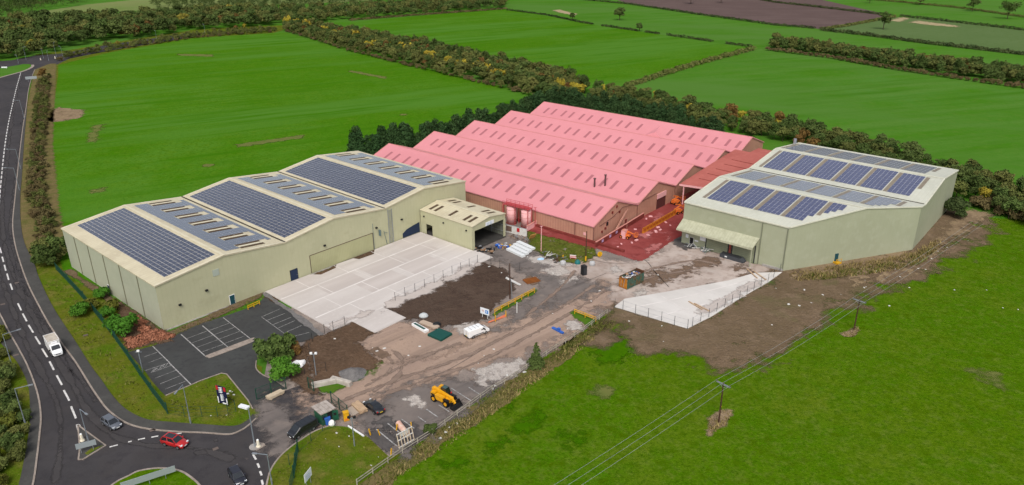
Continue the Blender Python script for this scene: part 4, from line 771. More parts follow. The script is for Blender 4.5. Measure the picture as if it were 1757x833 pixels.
# ============================================================ TREES, HEDGES, ROUGH GROWTH
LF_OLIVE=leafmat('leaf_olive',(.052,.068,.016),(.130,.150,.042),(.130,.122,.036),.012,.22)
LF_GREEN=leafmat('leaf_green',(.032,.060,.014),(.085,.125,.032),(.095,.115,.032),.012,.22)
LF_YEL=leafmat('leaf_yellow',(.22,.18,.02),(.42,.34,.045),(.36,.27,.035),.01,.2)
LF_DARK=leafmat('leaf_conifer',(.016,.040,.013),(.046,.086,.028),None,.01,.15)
LF_RUST=leafmat('leaf_rust',(.11,.062,.020),(.20,.125,.036),(.12,.06,.022),.015,.2)
LF_BRUSH=leafmat('leaf_bramble',(.075,.060,.026),(.150,.118,.050),None,.015,.18)
LF_BRIGHT=leafmat('leaf_bright',(.035,.105,.010),(.085,.20,.022),None,.01,.12)
LF_DRY=leafmat('grass_dry',(.135,.105,.038),(.29,.22,.095),None,.01,.1)
LF_GRASS=leafmat('grass_rough',(.070,.085,.012),(.150,.150,.038),None,.01,.1)
LF_HEDGE=leafmat('leaf_hedge',(.022,.036,.012),(.060,.078,.026),None,.01,.15)
LF_BRACK=leafmat('bracken',(.17,.07,.035),(.42,.20,.11),None,.01,.1)
def tree_kind(h,r,base,n,size,leaf,tr=.16,lob=6,rise=1): 
    return leaf_mesh('tree',crown_lobes(h,r,base,lob,rise),n,size,[leaf,BARK],tree_trunk(h,tr,base,r))
def conifer_kind(h,r,n,size,leaf):
    cl=[((random.uniform(-.15,.15)*r,random.uniform(-.15,.15)*r,h*(.08+.86*k/8)),(r*(1-.82*k/8)*random.uniform(.8,1.15),r*(1-.82*k/8)*random.uniform(.8,1.15),h*.1)) for k in range(9)]
    return leaf_mesh('conifer',cl,n,size,[leaf,BARK],lambda b:b.cyl((0,0,0),(0,0,h*.9),.18,.03,6))
def scatter(poly,step,jit=.42,world=False):
    P=poly if world else W_(poly); xs=[p[0] for p in P]; ys=[p[1] for p in P]; out=[]
    X,Y=np.meshgrid(np.arange(min(xs),max(xs),step),np.arange(min(ys),max(ys),step)); X=X+(np.arange(X.shape[0])%2)[:,None]*step/2
    X=X+rng.uniform(-jit,jit,X.shape)*step; Y=Y+rng.uniform(-jit,jit,Y.shape)*step
    k=inside(P,X,Y); return list(zip(X[k].tolist(),Y[k].tolist()))
KM={}
def kinds(name,fn,n=4):
    if name not in KM: KM[name]=[fn() for _ in range(n)]
    return KM[name]
POOL=[]
def plant(spots,name,cat,label,group,meshes,smin=.8,smax=1.2):
    for (x,y) in spots:
        if name in ('tree','shrub'):
            s=random.uniform(smin,smax); POOL.append((math.hypot(x,y),name,cat,label,group,random.choice(meshes),x,y,random.uniform(0,6.28),(s*random.uniform(.9,1.1),s*random.uniform(.9,1.1),s*random.uniform(.85,1.15)))); continue
        o=bpy.data.objects.new(name,random.choice(meshes)); COL.objects.link(o); o.location=(x,y,0); o.rotation_euler.z=random.uniform(0,6.28)
        s=random.uniform(smin,smax); o.scale=(s*random.uniform(.9,1.1),s*random.uniform(.9,1.1),s*random.uniform(.85,1.15)); tag(o,label,cat,group)
def mixed(poly,step,mix,world=False,smin=.8,smax=1.2):
    sp=scatter(poly,step,world=world); random.shuffle(sp); tot=sum(m[0] for m in mix); i=0
    for (wt,name,cat,label,group,ms) in mix:
        k=round(len(sp)*wt/tot); plant(sp[i:i+k],name,cat,label,group,ms,smin,smax); i+=k
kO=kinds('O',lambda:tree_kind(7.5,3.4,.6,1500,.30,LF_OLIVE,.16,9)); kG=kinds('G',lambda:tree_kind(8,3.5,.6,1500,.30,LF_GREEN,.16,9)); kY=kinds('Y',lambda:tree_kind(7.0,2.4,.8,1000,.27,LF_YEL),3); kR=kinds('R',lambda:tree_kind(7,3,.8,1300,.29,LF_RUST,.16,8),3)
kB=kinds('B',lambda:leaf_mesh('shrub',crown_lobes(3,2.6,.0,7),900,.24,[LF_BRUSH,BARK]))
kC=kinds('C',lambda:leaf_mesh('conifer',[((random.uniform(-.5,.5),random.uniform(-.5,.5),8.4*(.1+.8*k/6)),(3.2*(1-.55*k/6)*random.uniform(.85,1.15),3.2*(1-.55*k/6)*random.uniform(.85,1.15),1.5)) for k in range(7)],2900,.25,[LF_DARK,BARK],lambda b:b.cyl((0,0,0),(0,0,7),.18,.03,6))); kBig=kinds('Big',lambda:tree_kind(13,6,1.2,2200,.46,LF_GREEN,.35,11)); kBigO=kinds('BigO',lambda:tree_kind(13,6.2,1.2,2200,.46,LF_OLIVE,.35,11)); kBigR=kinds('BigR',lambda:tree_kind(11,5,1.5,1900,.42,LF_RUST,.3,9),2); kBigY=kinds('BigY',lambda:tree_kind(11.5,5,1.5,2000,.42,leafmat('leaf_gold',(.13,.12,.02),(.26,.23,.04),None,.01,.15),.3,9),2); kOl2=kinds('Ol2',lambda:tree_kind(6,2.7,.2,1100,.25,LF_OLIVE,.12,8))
# belt between the left and middle fields
T='in the tree belt between the left field and middle field'; Gp='trees of the belt between the two big fields'
belt=[(486,52),(600,86),(700,110),(800,134),(905,160),(965,178),(1015,165),(985,140),(900,120),(800,97),(700,77),(600,57),(500,44)]
mixed(belt,5.3,[(60,'tree','tree','olive green tree '+T,Gp,kO),(32,'tree','tree','dark green tree '+T,Gp,kG),(5,'tree','tree','bushy rust brown tree '+T,Gp,kR)],smin=.75,smax=1.1)
yl=[(492,44),(506,46),(520,48),(526,52),(560,62),(575,66),(600,70),(612,72),(635,88),(672,90),(682,92),(690,94),(704,98),(738,108),(745,112),(770,118),(780,122),(790,124),(820,128),(833,134),(840,133),(850,138),(862,142),(872,142),(950,158),(958,162),(990,168)]
plant([(a+dx,d+dy) for (a,d) in [G(*p) for p in yl] for dx,dy in ((0,0),(2.2,1.5),(-1.8,2.4))],'tree','tree','bright yellow tree '+T,Gp,kY,.85,1.2)
edge=resample(W_([(487,53),(600,88),(700,113),(800,137),(905,163),(955,178)]),4.4)
plant([(x+random.uniform(-1,1),y+random.uniform(-1,1)) for x,y in edge],'shrub','shrub','low brown shrub between the left field and the foot of the tree belt','shrubs along the belt',kB+kOl2,.6,.9)
# conifer row behind the factory
rowp_=W_([(608,272),(650,269),(690,263),(722,261),(760,250),(796,240),(862,221),(920,203),(958,190)]); cr=resample(rowp_,2.7)
cr+=[(x+1.6,y+3.2) for x,y in resample(rowp_,2.8)]
plant([(x+random.uniform(-.8,.8),y+random.uniform(-.8,.8)) for x,y in cr],'conifer','conifer','dark green conifer in the dense row behind the left end of the pink factory','conifers behind the factory left end',kC,.75,1.25)
cr=resample(W_([(955,190),(1000,198),(1060,210),(1120,222),(1180,233),(1240,243)]),3.2)+resample(W_([(965,184),(1040,196),(1110,212),(1180,224)]),3.4)
plant([(x+random.uniform(-1,1),y+random.uniform(-1,1)) for x,y in cr],'conifer','conifer','dark green conifer in the row along the long back wall of the pink factory','conifers behind the factory back wall',kC,.85,1.25)
# belt running right behind the buildings
T='in the tree belt behind the sage warehouse'; Gp='trees of the belt behind the sage warehouse'
mixed([(1000,168),(1065,162),(1130,176),(1230,200),(1340,222),(1450,246),(1560,276),(1660,305),(1800,338),(1850,420),(1760,390),(1650,345),(1560,318),(1400,262),(1290,236),(1180,216),(1060,192)],4.7,[(55,'tree','tree','dark green tree '+T,Gp,kG),(45,'tree','tree','olive tree '+T,Gp,kO),(6,'tree','tree','yellow tinted tree '+T,Gp,kY),(4,'tree','tree','rust brown tree '+T,Gp,kR)],smin=.65,smax=1.0)
plant(scatter([(1650,350),(1700,352),(1757,365),(1800,390),(1757,388),(1690,370)],3.5),'shrub','shrub','brown bramble shrub below the tree belt, right of the sage warehouse','brambles right of the sage warehouse',kB,.7,1.1)
# short broad plantation at the right
T='in the straight plantation at the right, between two green fields'; Gp='trees of the right plantation'
mixed([(1322,84),(1420,97),(1540,118),(1660,135),(1800,155),(1800,138),(1660,118),(1540,103),(1420,86),(1330,76)],4.6,[(55,'tree','tree','dark green tree '+T,Gp,kG),(50,'tree','tree','olive tree '+T,Gp,kO),(4,'tree','tree','yellowish tree '+T,Gp,kR)],smin=.7,smax=1.05)
edge=resample(W_([(1318,87),(1420,100),(1540,121),(1660,139),(1790,157)]),4)
plant(edge,'shrub','shrub','brown bramble shrub along the foot of the right plantation','brambles along the right plantation',kB,.7,1.05)
# woods at the top left and along the far road
T='in the wood beyond the far road, top left'; Gp='trees of the wood at the top left'
wd=[(-30,110),(60,98),(110,86),(180,70),(240,68),(330,52),(420,48),(470,44),(480,30),(430,20),(330,28),(250,34),(150,38),(60,44),(-30,48)]
sp=scatter(wd,9.5); sp.sort(key=lambda p:p[1]); near=sp[:420]; random.shuffle(near)
k=len(near)
plant(near[:int(k*.5)],'tree','tree','dark green broad tree '+T,Gp,kBig,.65,1.1); plant(near[int(k*.5):int(k*.92)],'tree','tree','olive broad tree '+T,Gp,kBigO,.6,1.0); plant(near[int(k*.92):int(k*.965)],'tree','tree','rust and orange tree '+T,Gp,kBigR,.7,1.05); plant(near[int(k*.965):],'tree','tree','yellow green tree '+T,Gp,kBigY,.7,1.05)
T='in the far strip of woodland along the top edge'; Gp='trees of the far woodland strip'
st=scatter([(440,44),(520,42),(600,34),(700,28),(790,22),(870,14),(870,4),(760,8),(640,14),(520,20),(440,24)],9.5); random.shuffle(st); st=st[:280]; k=len(st)
plant(st[:k//2],'tree','tree','dark green tree '+T,Gp,kBig,.55,.8); plant(st[k//2:],'tree','tree','olive brown tree '+T,Gp,kBigO,.55,.8)
def stuffwood(name,poly,step,pool,s0,s1):
    vs=[];fs=[];tn=[];kk=0; m=pool[0].materials[0]
    for (x,y) in scatter(poly,step):
        me=random.choice(pool); n=len(me.vertices); co=np.empty(n*3); me.vertices.foreach_get('co',co); co=co.reshape(-1,3)
        s=random.uniform(s0,s1); a=random.uniform(0,6.28); c_,s_=math.cos(a),math.sin(a)
        nf=(n//4); pick=np.arange(0,min(n,1000)//4*4); q=co[pick]*s; q=np.stack([q[:,0]*c_-q[:,1]*s_+x,q[:,0]*s_+q[:,1]*c_+y,q[:,2]],-1)
        vs.append(q); nq=len(pick)//4; fs.append(np.arange(4*nq).reshape(nq,4)+kk); kk+=4*nq; tn.append(np.clip(rng.random(nq)*.7+random.uniform(-.1,.4),0,1))
    if not vs: return
    me=bpy.data.meshes.new(name); me.from_pydata(np.concatenate(vs).tolist(),[],np.concatenate(fs).tolist()); me.materials.append(m)
    at=me.attributes.new('v','FLOAT','FACE'); at.data.foreach_set('value',np.concatenate(tn).astype(np.float32)); return tag(mesh_obj(name,me),kind='stuff')
stuffwood('far_wood',[(-60,40),(-60,0),(-20,-10),(60,-6),(160,-8),(140,10),(60,22),(20,34)],13,kBig,.8,1.1)
stuffwood('far_wood',[(260,10),(380,2),(520,-2),(640,-6),(870,-10),(870,2),(700,8),(560,14),(440,20),(330,22),(270,20)],13,kBig,.6,.9)
stuffwood('far_wood',[(-60,60),(60,44),(150,38),(250,34),(330,28),(330,34),(200,44),(60,54),(-60,66)],9,kBigO,.4,.6)
# road-side trees, top left
for px,py,ms,s,l in ((183,82,kOl2,.9,'round dark bush on the verge between far road and left field'),(203,82,kBigY,.45,'small yellow tree on the verge between far road and left field'),(280,72,kOl2,1.1,'dark round bush beside the far road bend'),(75,135,kBigR,.55,'dark red tree at the corner of the left field, by the far roundabout'),(78,150,kO,.8,'green tree below the dark red tree, by the far roundabout'),(405,55,kR,.8,'orange bush beside the far road'),(420,52,kY,.8,'small yellow tree beside the far road')):
    x,y=G(px,py); o=mesh_obj('tree',ms[0]); o.location=(x,y,0); o.scale=(s,)*3; tag(o,l,'tree')
plant(scatter([(95,108),(120,101),(200,87),(330,67),(470,56),(480,53),(430,53),(330,62),(200,82),(120,97)],3.8),'shrub','shrub','low hedge shrub between the far road and the left field','shrubs along the far road',kB+kOl2+kOl2,.45,.85)
# scrub hedge between the main road and the left field, near bushes
sp=scatter([(50,330),(58,200),(66,150),(86,130),(82,200),(76,260),(80,340),(96,400),(104,440),(76,440),(58,390)],2.6); random.shuffle(sp); k=len(sp)
sp=sorted(sp,key=lambda p:random.random())
plant(sp[:k//2],'shrub','shrub','brown scrub bush in the overgrown hedge between main road and left field','bushes in the roadside hedge',kB,.45,.85); plant(sp[k//2:],'shrub','shrub','olive bush in the overgrown hedge between main road and left field','bushes in the roadside hedge',kOl2,.3,.6)
kNb=[leaf_mesh('bush',crown_lobes(3.4,2.8,.0,7),2600,.21,[LF_BRIGHT,BARK]) for _ in range(2)]; kNo=[leaf_mesh('bush',crown_lobes(3.2,2.8,.0,7),2400,.21,[LF_OLIVE,BARK]) for _ in range(2)]; kNd=[leaf_mesh('bush',crown_lobes(4,3,.0,7),2600,.24,[LF_GREEN,BARK]) for _ in range(2)]; kNy=[leaf_mesh('bush',crown_lobes(3.2,2.6,.0,7),2200,.21,[leafmat('leaf_limey',(.05,.07,.01),(.16,.16,.03),None,.01,.15),BARK])]
kNdd=[leaf_mesh('bush',crown_lobes(4.6,3,.0,8),3000,.24,[LF_HEDGE,BARK])]
for px,py,ms,s,l in ((139,543,kNb,.9,'bright green round bush on the roadside of the green palisade fence'),(154,530,kNy,.8,'yellow green bush straddling the palisade fence'),(176,512,kNb,.75,'green bush nearest the warehouse wall, behind the palisade fence'),(193,534,kNy,.85,'pale olive bush in the middle of the clump by the warehouse wall'),(186,543,kNb,.6,'small green bush between the fence and the pale olive bush'),(213,573,kNb,1.15,'largest bright green bush, beside the heap of brown bracken'),
    (82,455,kNd,1.3,'dark green tree-like bush at the corner of the olive warehouse near the road'),(100,445,kNo,1.1,'olive bush against the far corner of the olive warehouse'),(105,432,kNd,1.0,'dark bush behind the far corner of the olive warehouse'),(78,432,kNo,1.0,'rusty olive bush by the footway at the warehouse corner'),
    (462,622,kNd,1.15,'large dark green bush at the left edge of the soil patch, by the car park'),(484,618,kNd,1.1,'dark green bush right of the large one, beside the soil patch'),(488,650,kNb,1.05,'bright green low bush below the two dark bushes'),(508,608,[leaf_mesh('bush',crown_lobes(3,1.8,0,5),900,.2,[LF_RUST,BARK])],.9,'rust coloured bush at the corner of the brown soil patch'),
    (1637,372,kNdd,1.35,'big dark green bush at the right end of the sage warehouse'),(739,744,kNd,.42,'small green sapling beside the timber rail fence'),(1185,452,kNo,.1,None)):
    if not l: continue
    x,y=G(px,py); o=mesh_obj('bush',random.choice(ms)); o.location=(x,y,0); o.scale=(s,)*3; o.rotation_euler.z=random.uniform(0,6); tag(o,l,'bush')
x,y=G(920,630); o=mesh_obj('young_tree',conifer_kind(5.2,1.7,1500,.2,LF_GREEN)); o.location=(x,y,0); tag(o,'lone young green tree on the verge beside the post and rail fence','tree')
sp=scatter([(-60,880),(-30,700),(-10,640),(6,605),(22,640),(36,690),(44,730),(38,780),(20,850),(10,880)],2.7); random.shuffle(sp); k=len(sp)
plant(sp[:k//2],'bush','bush','olive bush in the thicket beside the left footway','bushes left of the footway',kNo,.55,.85); plant(sp[k//2:],'bush','bush','yellow green bush in the thicket beside the left footway','bushes left of the footway',kNy+kNd,.5,.8)
plant([G(-8,590),G(2,585),G(-4,575)],'bush','bush','yellowing bush at the left picture edge, by the footway bend','bushes at the left edge',kNy,.6,.8)
# lone field trees
for px,py,h,r,l in ((1063,35,12,6,'lone spreading tree standing in the far middle field'),(982,34,6,2.4,'small tree in the hedge above the middle field'),(1097,54,6.5,3,'round small tree in the thin hedge above the middle field'),(1515,51,15,5.5,'tall dark lone tree beside the straw patch, top right'),(1668,20,13,7,'broad tree in the far hedge at the top right'),(1728,33,15,8.5,'wide dark tree at the far right of the top hedge'),(1578,9,10,6,'dark tree by the top edge, right of centre'),(1492,6,9,5,'half hidden tree at the top edge, in the light green strip'),(1185,7,14,7,'dark tree on the ploughed field, left of two'),(1237,5,11,5,'dark tree on the ploughed field, right of two')):
    x,y=G(px,py); t_=thing('lone_tree',l,'tree',(x,y)); mb=MB(); tree_trunk(h,.35,h*.22,r,6)(mb); mb.build('trunk',BARK,t_)
    o=mesh_obj('crown',leaf_mesh('crown',crown_lobes(h,r,h*.22,8),900,.62,[LF_GREEN])); o.parent=t_
# hedges
hedge('hedge',[(870,18),(940,27),(1000,40)],2.4,1.7,LF_HEDGE,'thin dark hedge along the top of the middle field, left part',dens=3,size=.45)
hedge('hedge',[(1000,40),(1100,55),(1200,69),(1292,82)],2.4,1.8,LF_HEDGE,'thin dark hedge along the top of the middle field, right part',dens=3,size=.45,gaps=.5)
hedge('hedge',[(1292,86),(1200,110),(1130,132),(1075,150)],4.5,2.6,LF_OLIVE,'ochre green hedge between the middle and right fields, running down to the belt',dens=4,size=.4)
hedge('hedge',[(955,-3),(1030,3),(1080,8),(1200,26),(1330,44),(1400,50)],3,2,LF_HEDGE,'dark hedge along the lower edge of the ploughed field',dens=2.5,size=.5)
hedge('hedge',[(1408,52),(1450,46),(1535,30)],4,2.2,LF_OLIVE,'ochre hedge at the right end of the ploughed field',dens=2.5,size=.5)
hedge('hedge',[(1410,53),(1480,61),(1600,77),(1757,95),(1830,103)],3.5,2.6,LF_HEDGE,'long dark hedge below the dull green field at the top right',dens=3,size=.5)
hedge('hedge',[(1290,-2),(1330,5),(1410,14),(1530,28)],3.2,2.2,LF_HEDGE,'dark hedge along the top of the ploughed field',dens=2.5,size=.5)
hedge('hedge',[(1545,29),(1620,37),(1700,46),(1800,58)],3.2,2.2,LF_HEDGE,'dark hedge above the straw patch, top right',dens=2.5,size=.5)
hedge('hedge',[(1490,0),(1560,6),(1640,14),(1700,22),(1790,36)],3.2,2,LF_OLIVE,'farthest hedge at the top right, with trees in it',dens=2.5,size=.5)
hedge('hedge',[(600,36),(700,28),(800,21),(870,16)],4,2,LF_BRUSH,'brown hedge along the far edge of the middle field',dens=2.5,size=.5)
# tall grass verges
vg=[(613,836),(692,779),(742,748),(841,675),(880,653),(934,615),(1001,571),(1041,541),(1060,548),(1052,562),(1021,580),(940,640),(880,682),(793,745),(692,808),(650,850)]
patch('verge',vg,.10,SCRUBG,rag=1.0)
tufts('tall_grass',vg,12,.6,LF_GRASS,size=.11); tufts('tall_grass',[(625,838),(700,788),(800,715),(900,650),(1020,572),(1021,584),(940,644),(880,688),(793,751),(692,815),(655,850)],15,.62,LF_DRY,size=.10)
tufts('rough_grass',[(456,840),(470,810),(500,775),(545,745),(585,735),(632,754),(665,788),(613,838)],6,.32,LF_GRASS,size=.2)
tufts('rough_grass',[(100,470),(150,540),(220,640),(260,690),(300,722),(250,712),(200,680),(130,580),(80,490)],3.5,.3,LF_GRASS,size=.2)
tufts('rough_grass',[(288,690),(330,664),(380,645),(398,660),(425,700),(420,720),(350,722),(300,716)],4,.28,LF_GRASS,size=.2)
tufts('dry_growth',[(1348,472),(1440,458),(1500,449),(1565,437),(1610,412),(1618,424),(1580,452),(1540,466),(1440,478),(1370,484)],12,.9,LF_DRY,size=.15)
tufts('dry_growth',[(1370,478),(1440,466),(1540,452),(1600,425),(1610,430),(1580,455),(1480,474),(1400,484)],9,.85,LF_GRASS,size=.16)
tufts('dry_growth',[(1214,722),(1240,706),(1262,702),(1245,730),(1217,748)],14,.5,LF_DRY,size=.18); tufts('dry_growth',[(1446,572),(1468,562),(1475,568),(1462,580),(1448,578)],12,.5,LF_DRY,size=.18)
tufts('mound_grass',[(910,403),(1010,432),(1016,440),(998,450),(965,450),(935,437),(915,424)],7,.5,LF_GRASS,size=.2)
tufts('wall_grass',[(300,577),(350,556),(395,541),(440,522),(452,512),(448,506),(400,526),(350,546),(300,566)],10,.28,LF_GRASS,size=.2)
o=tag(mesh_obj('dead_bracken',leaf_mesh('dead_bracken',[((x,y,0),(r,r*.8,h)) for (x,y),r,h in [(G(*p),r,h) for p,r,h in (((232,592),2,.9),((244,586),2.4,1.3),((256,580),2.4,1.6),((268,577),2.2,1.4),((280,580),1.8,1.0),((230,548),1.6,.7),((240,556),1.6,.8),((248,566),1.6,.8),((223,583),1.4,.6),((292,578),1.3,.6))]],7000,.2,[LF_BRACK])),'heap of cut rust brown bracken at the near corner of the olive warehouse','heap')

def flush(name,limit,stuff):
    P=sorted([p for p in POOL if p[1]==name],key=lambda p:p[0])
    for (d,n_,cat,label,group,me,x,y,a,s) in P[:limit]:
        o=mesh_obj(name,me); o.location=(x,y,0); o.rotation_euler.z=a; o.scale=s; tag(o,label,cat,group)
    rest={}
    for p in P[limit:]: rest.setdefault(p[4],[]).append(p)
    cache={}
    for g,L in rest.items():
        VS=[];MI=[];TN=[];RR=[];mats=[]
        for (d,n_,cat,label,group,me,x,y,a,s) in L:
            if me.name not in cache:
                nl=sum(1 for p in me.polygons if p.material_index==0); co=np.empty(len(me.vertices)*3); me.vertices.foreach_get('co',co); co=co.reshape(-1,3)[:4*nl].reshape(nl,4,3)
                tn=np.empty(len(me.polygons)); me.attributes['v'].data.foreach_get('value',tn); tn=tn[:nl]
                co=co[::2]; c_=co.mean(1,keepdims=True); cache[me.name]=(c_+(co-c_)*1.35,tn[::2])
            co,tn=cache[me.name]; q=co*np.array(s); ca,sa=math.cos(a),math.sin(a)
            VS.append(np.stack([q[...,0]*ca-q[...,1]*sa+x,q[...,0]*sa+q[...,1]*ca+y,q[...,2]],-1).reshape(-1,3)); m=me.materials[0]
            if m not in mats: mats.append(m)
            MI.append(np.full(len(tn),mats.index(m))); TN.append(tn); RR.append(np.full(len(tn),random.random()))
        V=np.concatenate(VS).astype(np.float32); nf=len(V)//4; me=bpy.data.meshes.new(stuff); me.vertices.add(len(V)); me.vertices.foreach_set('co',V.ravel()); me.loops.add(len(V)); me.loops.foreach_set('vertex_index',np.arange(len(V),dtype=np.int32)); me.polygons.add(nf); me.polygons.foreach_set('loop_start',np.arange(0,len(V),4,dtype=np.int32)); me.polygons.foreach_set('loop_total',np.full(nf,4,dtype=np.int32))
        for m in mats: me.materials.append(m)
        me.polygons.foreach_set('material_index',np.concatenate(MI).astype(np.int32)); me.update()
        for nm_,arr in (('v',TN),('r',RR)): at=me.attributes.new(nm_,'FLOAT','FACE'); at.data.foreach_set('value',np.concatenate(arr).astype(np.float32))
        tag(mesh_obj(stuff,me),kind='stuff')
flush('tree',285,'woodland'); flush('shrub',285,'brambles')
# ============================================================ VEHICLES
def paint(n,c): return mat('paint_'+n,c,.28,spec=.6,coat=.5)
HEADL=mat('headlight_lens',(.75,.78,.80),.12,spec=.8,coat=.5); TAILL=mat('tail_lens',(.42,.015,.015),.2,coat=.5); PLW=mat('plate_white',(.72,.72,.70),.5); PLY=mat('plate_yellow',(.70,.48,.03),.5)
def wheels(t,xs,tr,r,wd=.24,rimm=None):
    for x in xs:
        for s in (-1,1):
            o=MB().cyl((x,s*(tr-wd/2),r),(x,s*(tr+wd/2),r),r,n=16).build('wheel',TYRE,t)
            MB().cyl((x,s*(tr+wd/2-.03),r),(x,s*(tr+wd/2+.02),r),r*.66,n=12).build('rim',rimm or ALLOY,o)
def ring(x,w,zb,zt,tw=.9): return [(x,-w*.9,zb),(x,-w,zb+.16),(x,-w,zb+(zt-zb)*.6),(x,-w*.985,zt-.1),(x,-w*tw,zt),(x,w*tw,zt),(x,w*.985,zt-.1),(x,w,zb+(zt-zb)*.6),(x,w,zb+.16),(x,w*.9,zb)]
def fittings(t,L,w,zf,zr,plates=True,zl=None):
    for s in (-1,1):
        MB().box((L/2-.21,s*(w-.26),zf-.03),(.22,.34,.15)).build('headlight',HEADL,t); MB().box((-L/2+.12,s*(w-.2),zr-.03),(.16,.22,.2)).build('tail_light',TAILL,t)
    MB().box((L/2+.005,0,.48),(.05,.54,.13)).build('number_plate',PLW,t); MB().box((-L/2-.005,0,.62),(.05,.54,.13)).build('number_plate',PLY,t)
    MB().box((L/2-.02,0,.42),(.08,w*1.25,.22)).build('grille',BLACK,t)
def car(label,px,hp,L,W,H,p,style='hatch',roofm=None,cat='car'):
    x,y=G(*px); rz=ang(*hp); t=thing('car',label,cat,(x,y,.09),rz); w=W/2; zb=.26
    bel=.93 if style!='suv' else 1.06
    if style=='sedan': st=[(-L/2,.80,.62),(-L/2+.12,.93,.88),(-L/2+.9,.98,bel+.07),(-.6,1,bel+.03),(.8,1,bel),(L/2-.9,.97,bel-.08),(L/2-.25,.9,.74),(L/2,.76,.56)]; gh=(-L/2+.75,-L/2+1.65,.35,1.15)
    else: st=[(-L/2,.84,.75),(-L/2+.1,.94,bel),(-.6,1,bel+.03),(.6,1,bel),(L/2-.85,.97,bel-.07),(L/2-.22,.9,.78),(L/2,.76,.58)]; gh=(-L/2+.12,-L/2+.55,.30,1.08)
    MB().loft([ring(x_,w*k,zb,zt) for x_,k,zt in st]).build('body',p,t,True)
    xr0,xr1,xf1,xf0=gh; wb,wt=w*.9,w*.72; z0,z1=bel-.02,H
    A=[(xr0,-wb,z0),(xf0,-wb,z0),(xf0,wb,z0),(xr0,wb,z0)]; Bq=[(xr1,-wt,z1-.05),(xf1,-wt,z1-.05),(xf1,wt,z1-.05),(xr1,wt,z1-.05)]
    MB().add(A+Bq,[(0,1,5,4),(1,2,6,5),(2,3,7,6),(3,0,4,7)]).build('window_glass',GLASS,t)
    for i in range(4): MB().bar(A[i],Bq[i],.09).build('pillar',p,t)
    for s in (-1,1): MB().bar(((xr0+xf0)/2-.15,s*wb,z0),((xr1+xf1)/2-.1,s*wt,z1-.05),.09).build('pillar',p,t)
    k=.97; b=MB().loft([[(xr1-.05,-wt,z1-.07),(xf1+.05,-wt,z1-.07),(xf1+.05,wt,z1-.07),(xr1-.05,wt,z1-.07)],[(xr1,-wt*k,z1-.02),(xf1,-wt*k,z1-.02),(xf1,wt*k,z1-.02),(xr1,wt*k,z1-.02)],[(xr1+.2,-wt*.75,z1),(xf1-.15,-wt*.75,z1),(xf1-.15,wt*.75,z1),(xr1+.2,wt*.75,z1)]]); rf=b.build('roof',p,t)
    if roofm: MB().box(((xr1+xf1)/2+.1,0,z1+.012),(xf1-xr1-.4,wt*1.5,.03)).build('sunroof',roofm,rf)
    if style=='suv': [MB().bar((xr1+.1,s*wt*.95,z1+.05),(xf1-.1,s*wt*.95,z1+.05),.05).build('roof_rail',p,rf) for s in (-1,1)]
    r=.33 if style!='suv' else .36; wheels(t,(-L*.285,L*.305),w-.1,r)
    for s in (-1,1): MB().box((xf0-.25,s*(w+.08),bel+.08),(.2,.18,.14)).build('mirror',p,t)
    fittings(t,L,w,.72 if style!='suv' else .8,.82); return t
def van(label,px,hp,L,W,H,p,glass_rear=False):
    x,y=G(*px); t=thing('van',label,'van',(x,y,.12),ang(*hp)); w=W/2; zb=.3
    st=[(-L/2,.95,H-.12),(-L/2+.15,.98,H-.02),(-L/2+.9,1,H),(L/2-1.9,1,H),(L/2-1.6,.98,H-.07),(L/2-.72,.97,1.28),(L/2-.25,.94,1.08),(L/2-.05,.88,.84),(L/2,.82,.6)]
    MB().loft([ring(x_,w*k,zb,zt,.8 if zt>1.5 else .88) for x_,k,zt in st]).build('body',p,t,False)
    a,d=(L/2-1.56,H-.12),(L/2-.78,1.33); n=Vector((a[1]-d[1],0,d[0]-a[0])).normalized()*.035
    MB().face([(d[0]+n.x,-w*.8,d[1]+n.z),(d[0]+n.x,w*.8,d[1]+n.z),(a[0]+n.x,w*.7,a[1]+n.z),(a[0]+n.x,-w*.7,a[1]+n.z)]).build('windscreen',GLASS,t)
    for s in (-1,1):
        MB().add([(L/2-2.25,s*(w+.012),1.28),(L/2-1.1,s*(w+.012),1.25),(L/2-1.55,s*(w*.965+.012),H-.34),(L/2-2.25,s*(w*.965+.012),H-.32)],[(0,1,2,3)]).build('side_window',GLASS,t)
        if glass_rear: MB().add([(-L/2+.4,s*(w+.012),1.22),(L/2-2.65,s*(w+.012),1.22),(L/2-2.65,s*(w*.965+.012),H-.28),(-L/2+.5,s*(w*.965+.012),H-.28)],[(0,1,2,3)]).build('side_window',GLASS,t)
        MB().box((L/2-1.35,s*(w+.12),1.25),(.16,.22,.3)).build('mirror',BLACK,t)
        MB().box((-.2,s*(w+.015),.62),(L*.5,.03,.16)).build('side_strip',DGREY,t)
    b=MB(); [b.box((xx,0,H+.008),(.05,W*.78,.02)) for xx in (-L/2+.9,-L/2+1.9,-L/2+2.7)]; b.build('roof_seam',DGREY if p!=paint('black',(0,0,0)) else BLACK,t)
    MB().box((-L/2-.01,0,1.1),(.03,.04,H*.7)).build('door_seam',DGREY,t); MB().box((-L/2-.04,0,.42),(.14,W*.92,.2)).build('bumper',DGREY,t)
    wheels(t,(-L*.3,L*.31),w-.1,.34); fittings(t,L,w,.86,1.05); return t
car('grey hatchback leaving the roundabout, on the main road beside the splitter island',(192.5,731),((180,723),(201,737)),4.2,1.76,1.5,paint('grey',(.10,.11,.13)))
car('red SUV with a black glass roof, on the roundabout approach',(301,764),((283.7,764),(305.7,770)),4.5,1.86,1.66,paint('red',(.42,.012,.012)),'suv',GLASS)
car('black car cut near the bottom edge, on the roundabout exit below the bollard island',(408,823),((400,808),(414,830)),4.3,1.8,1.48,paint('midnight',(.014,.014,.022)))
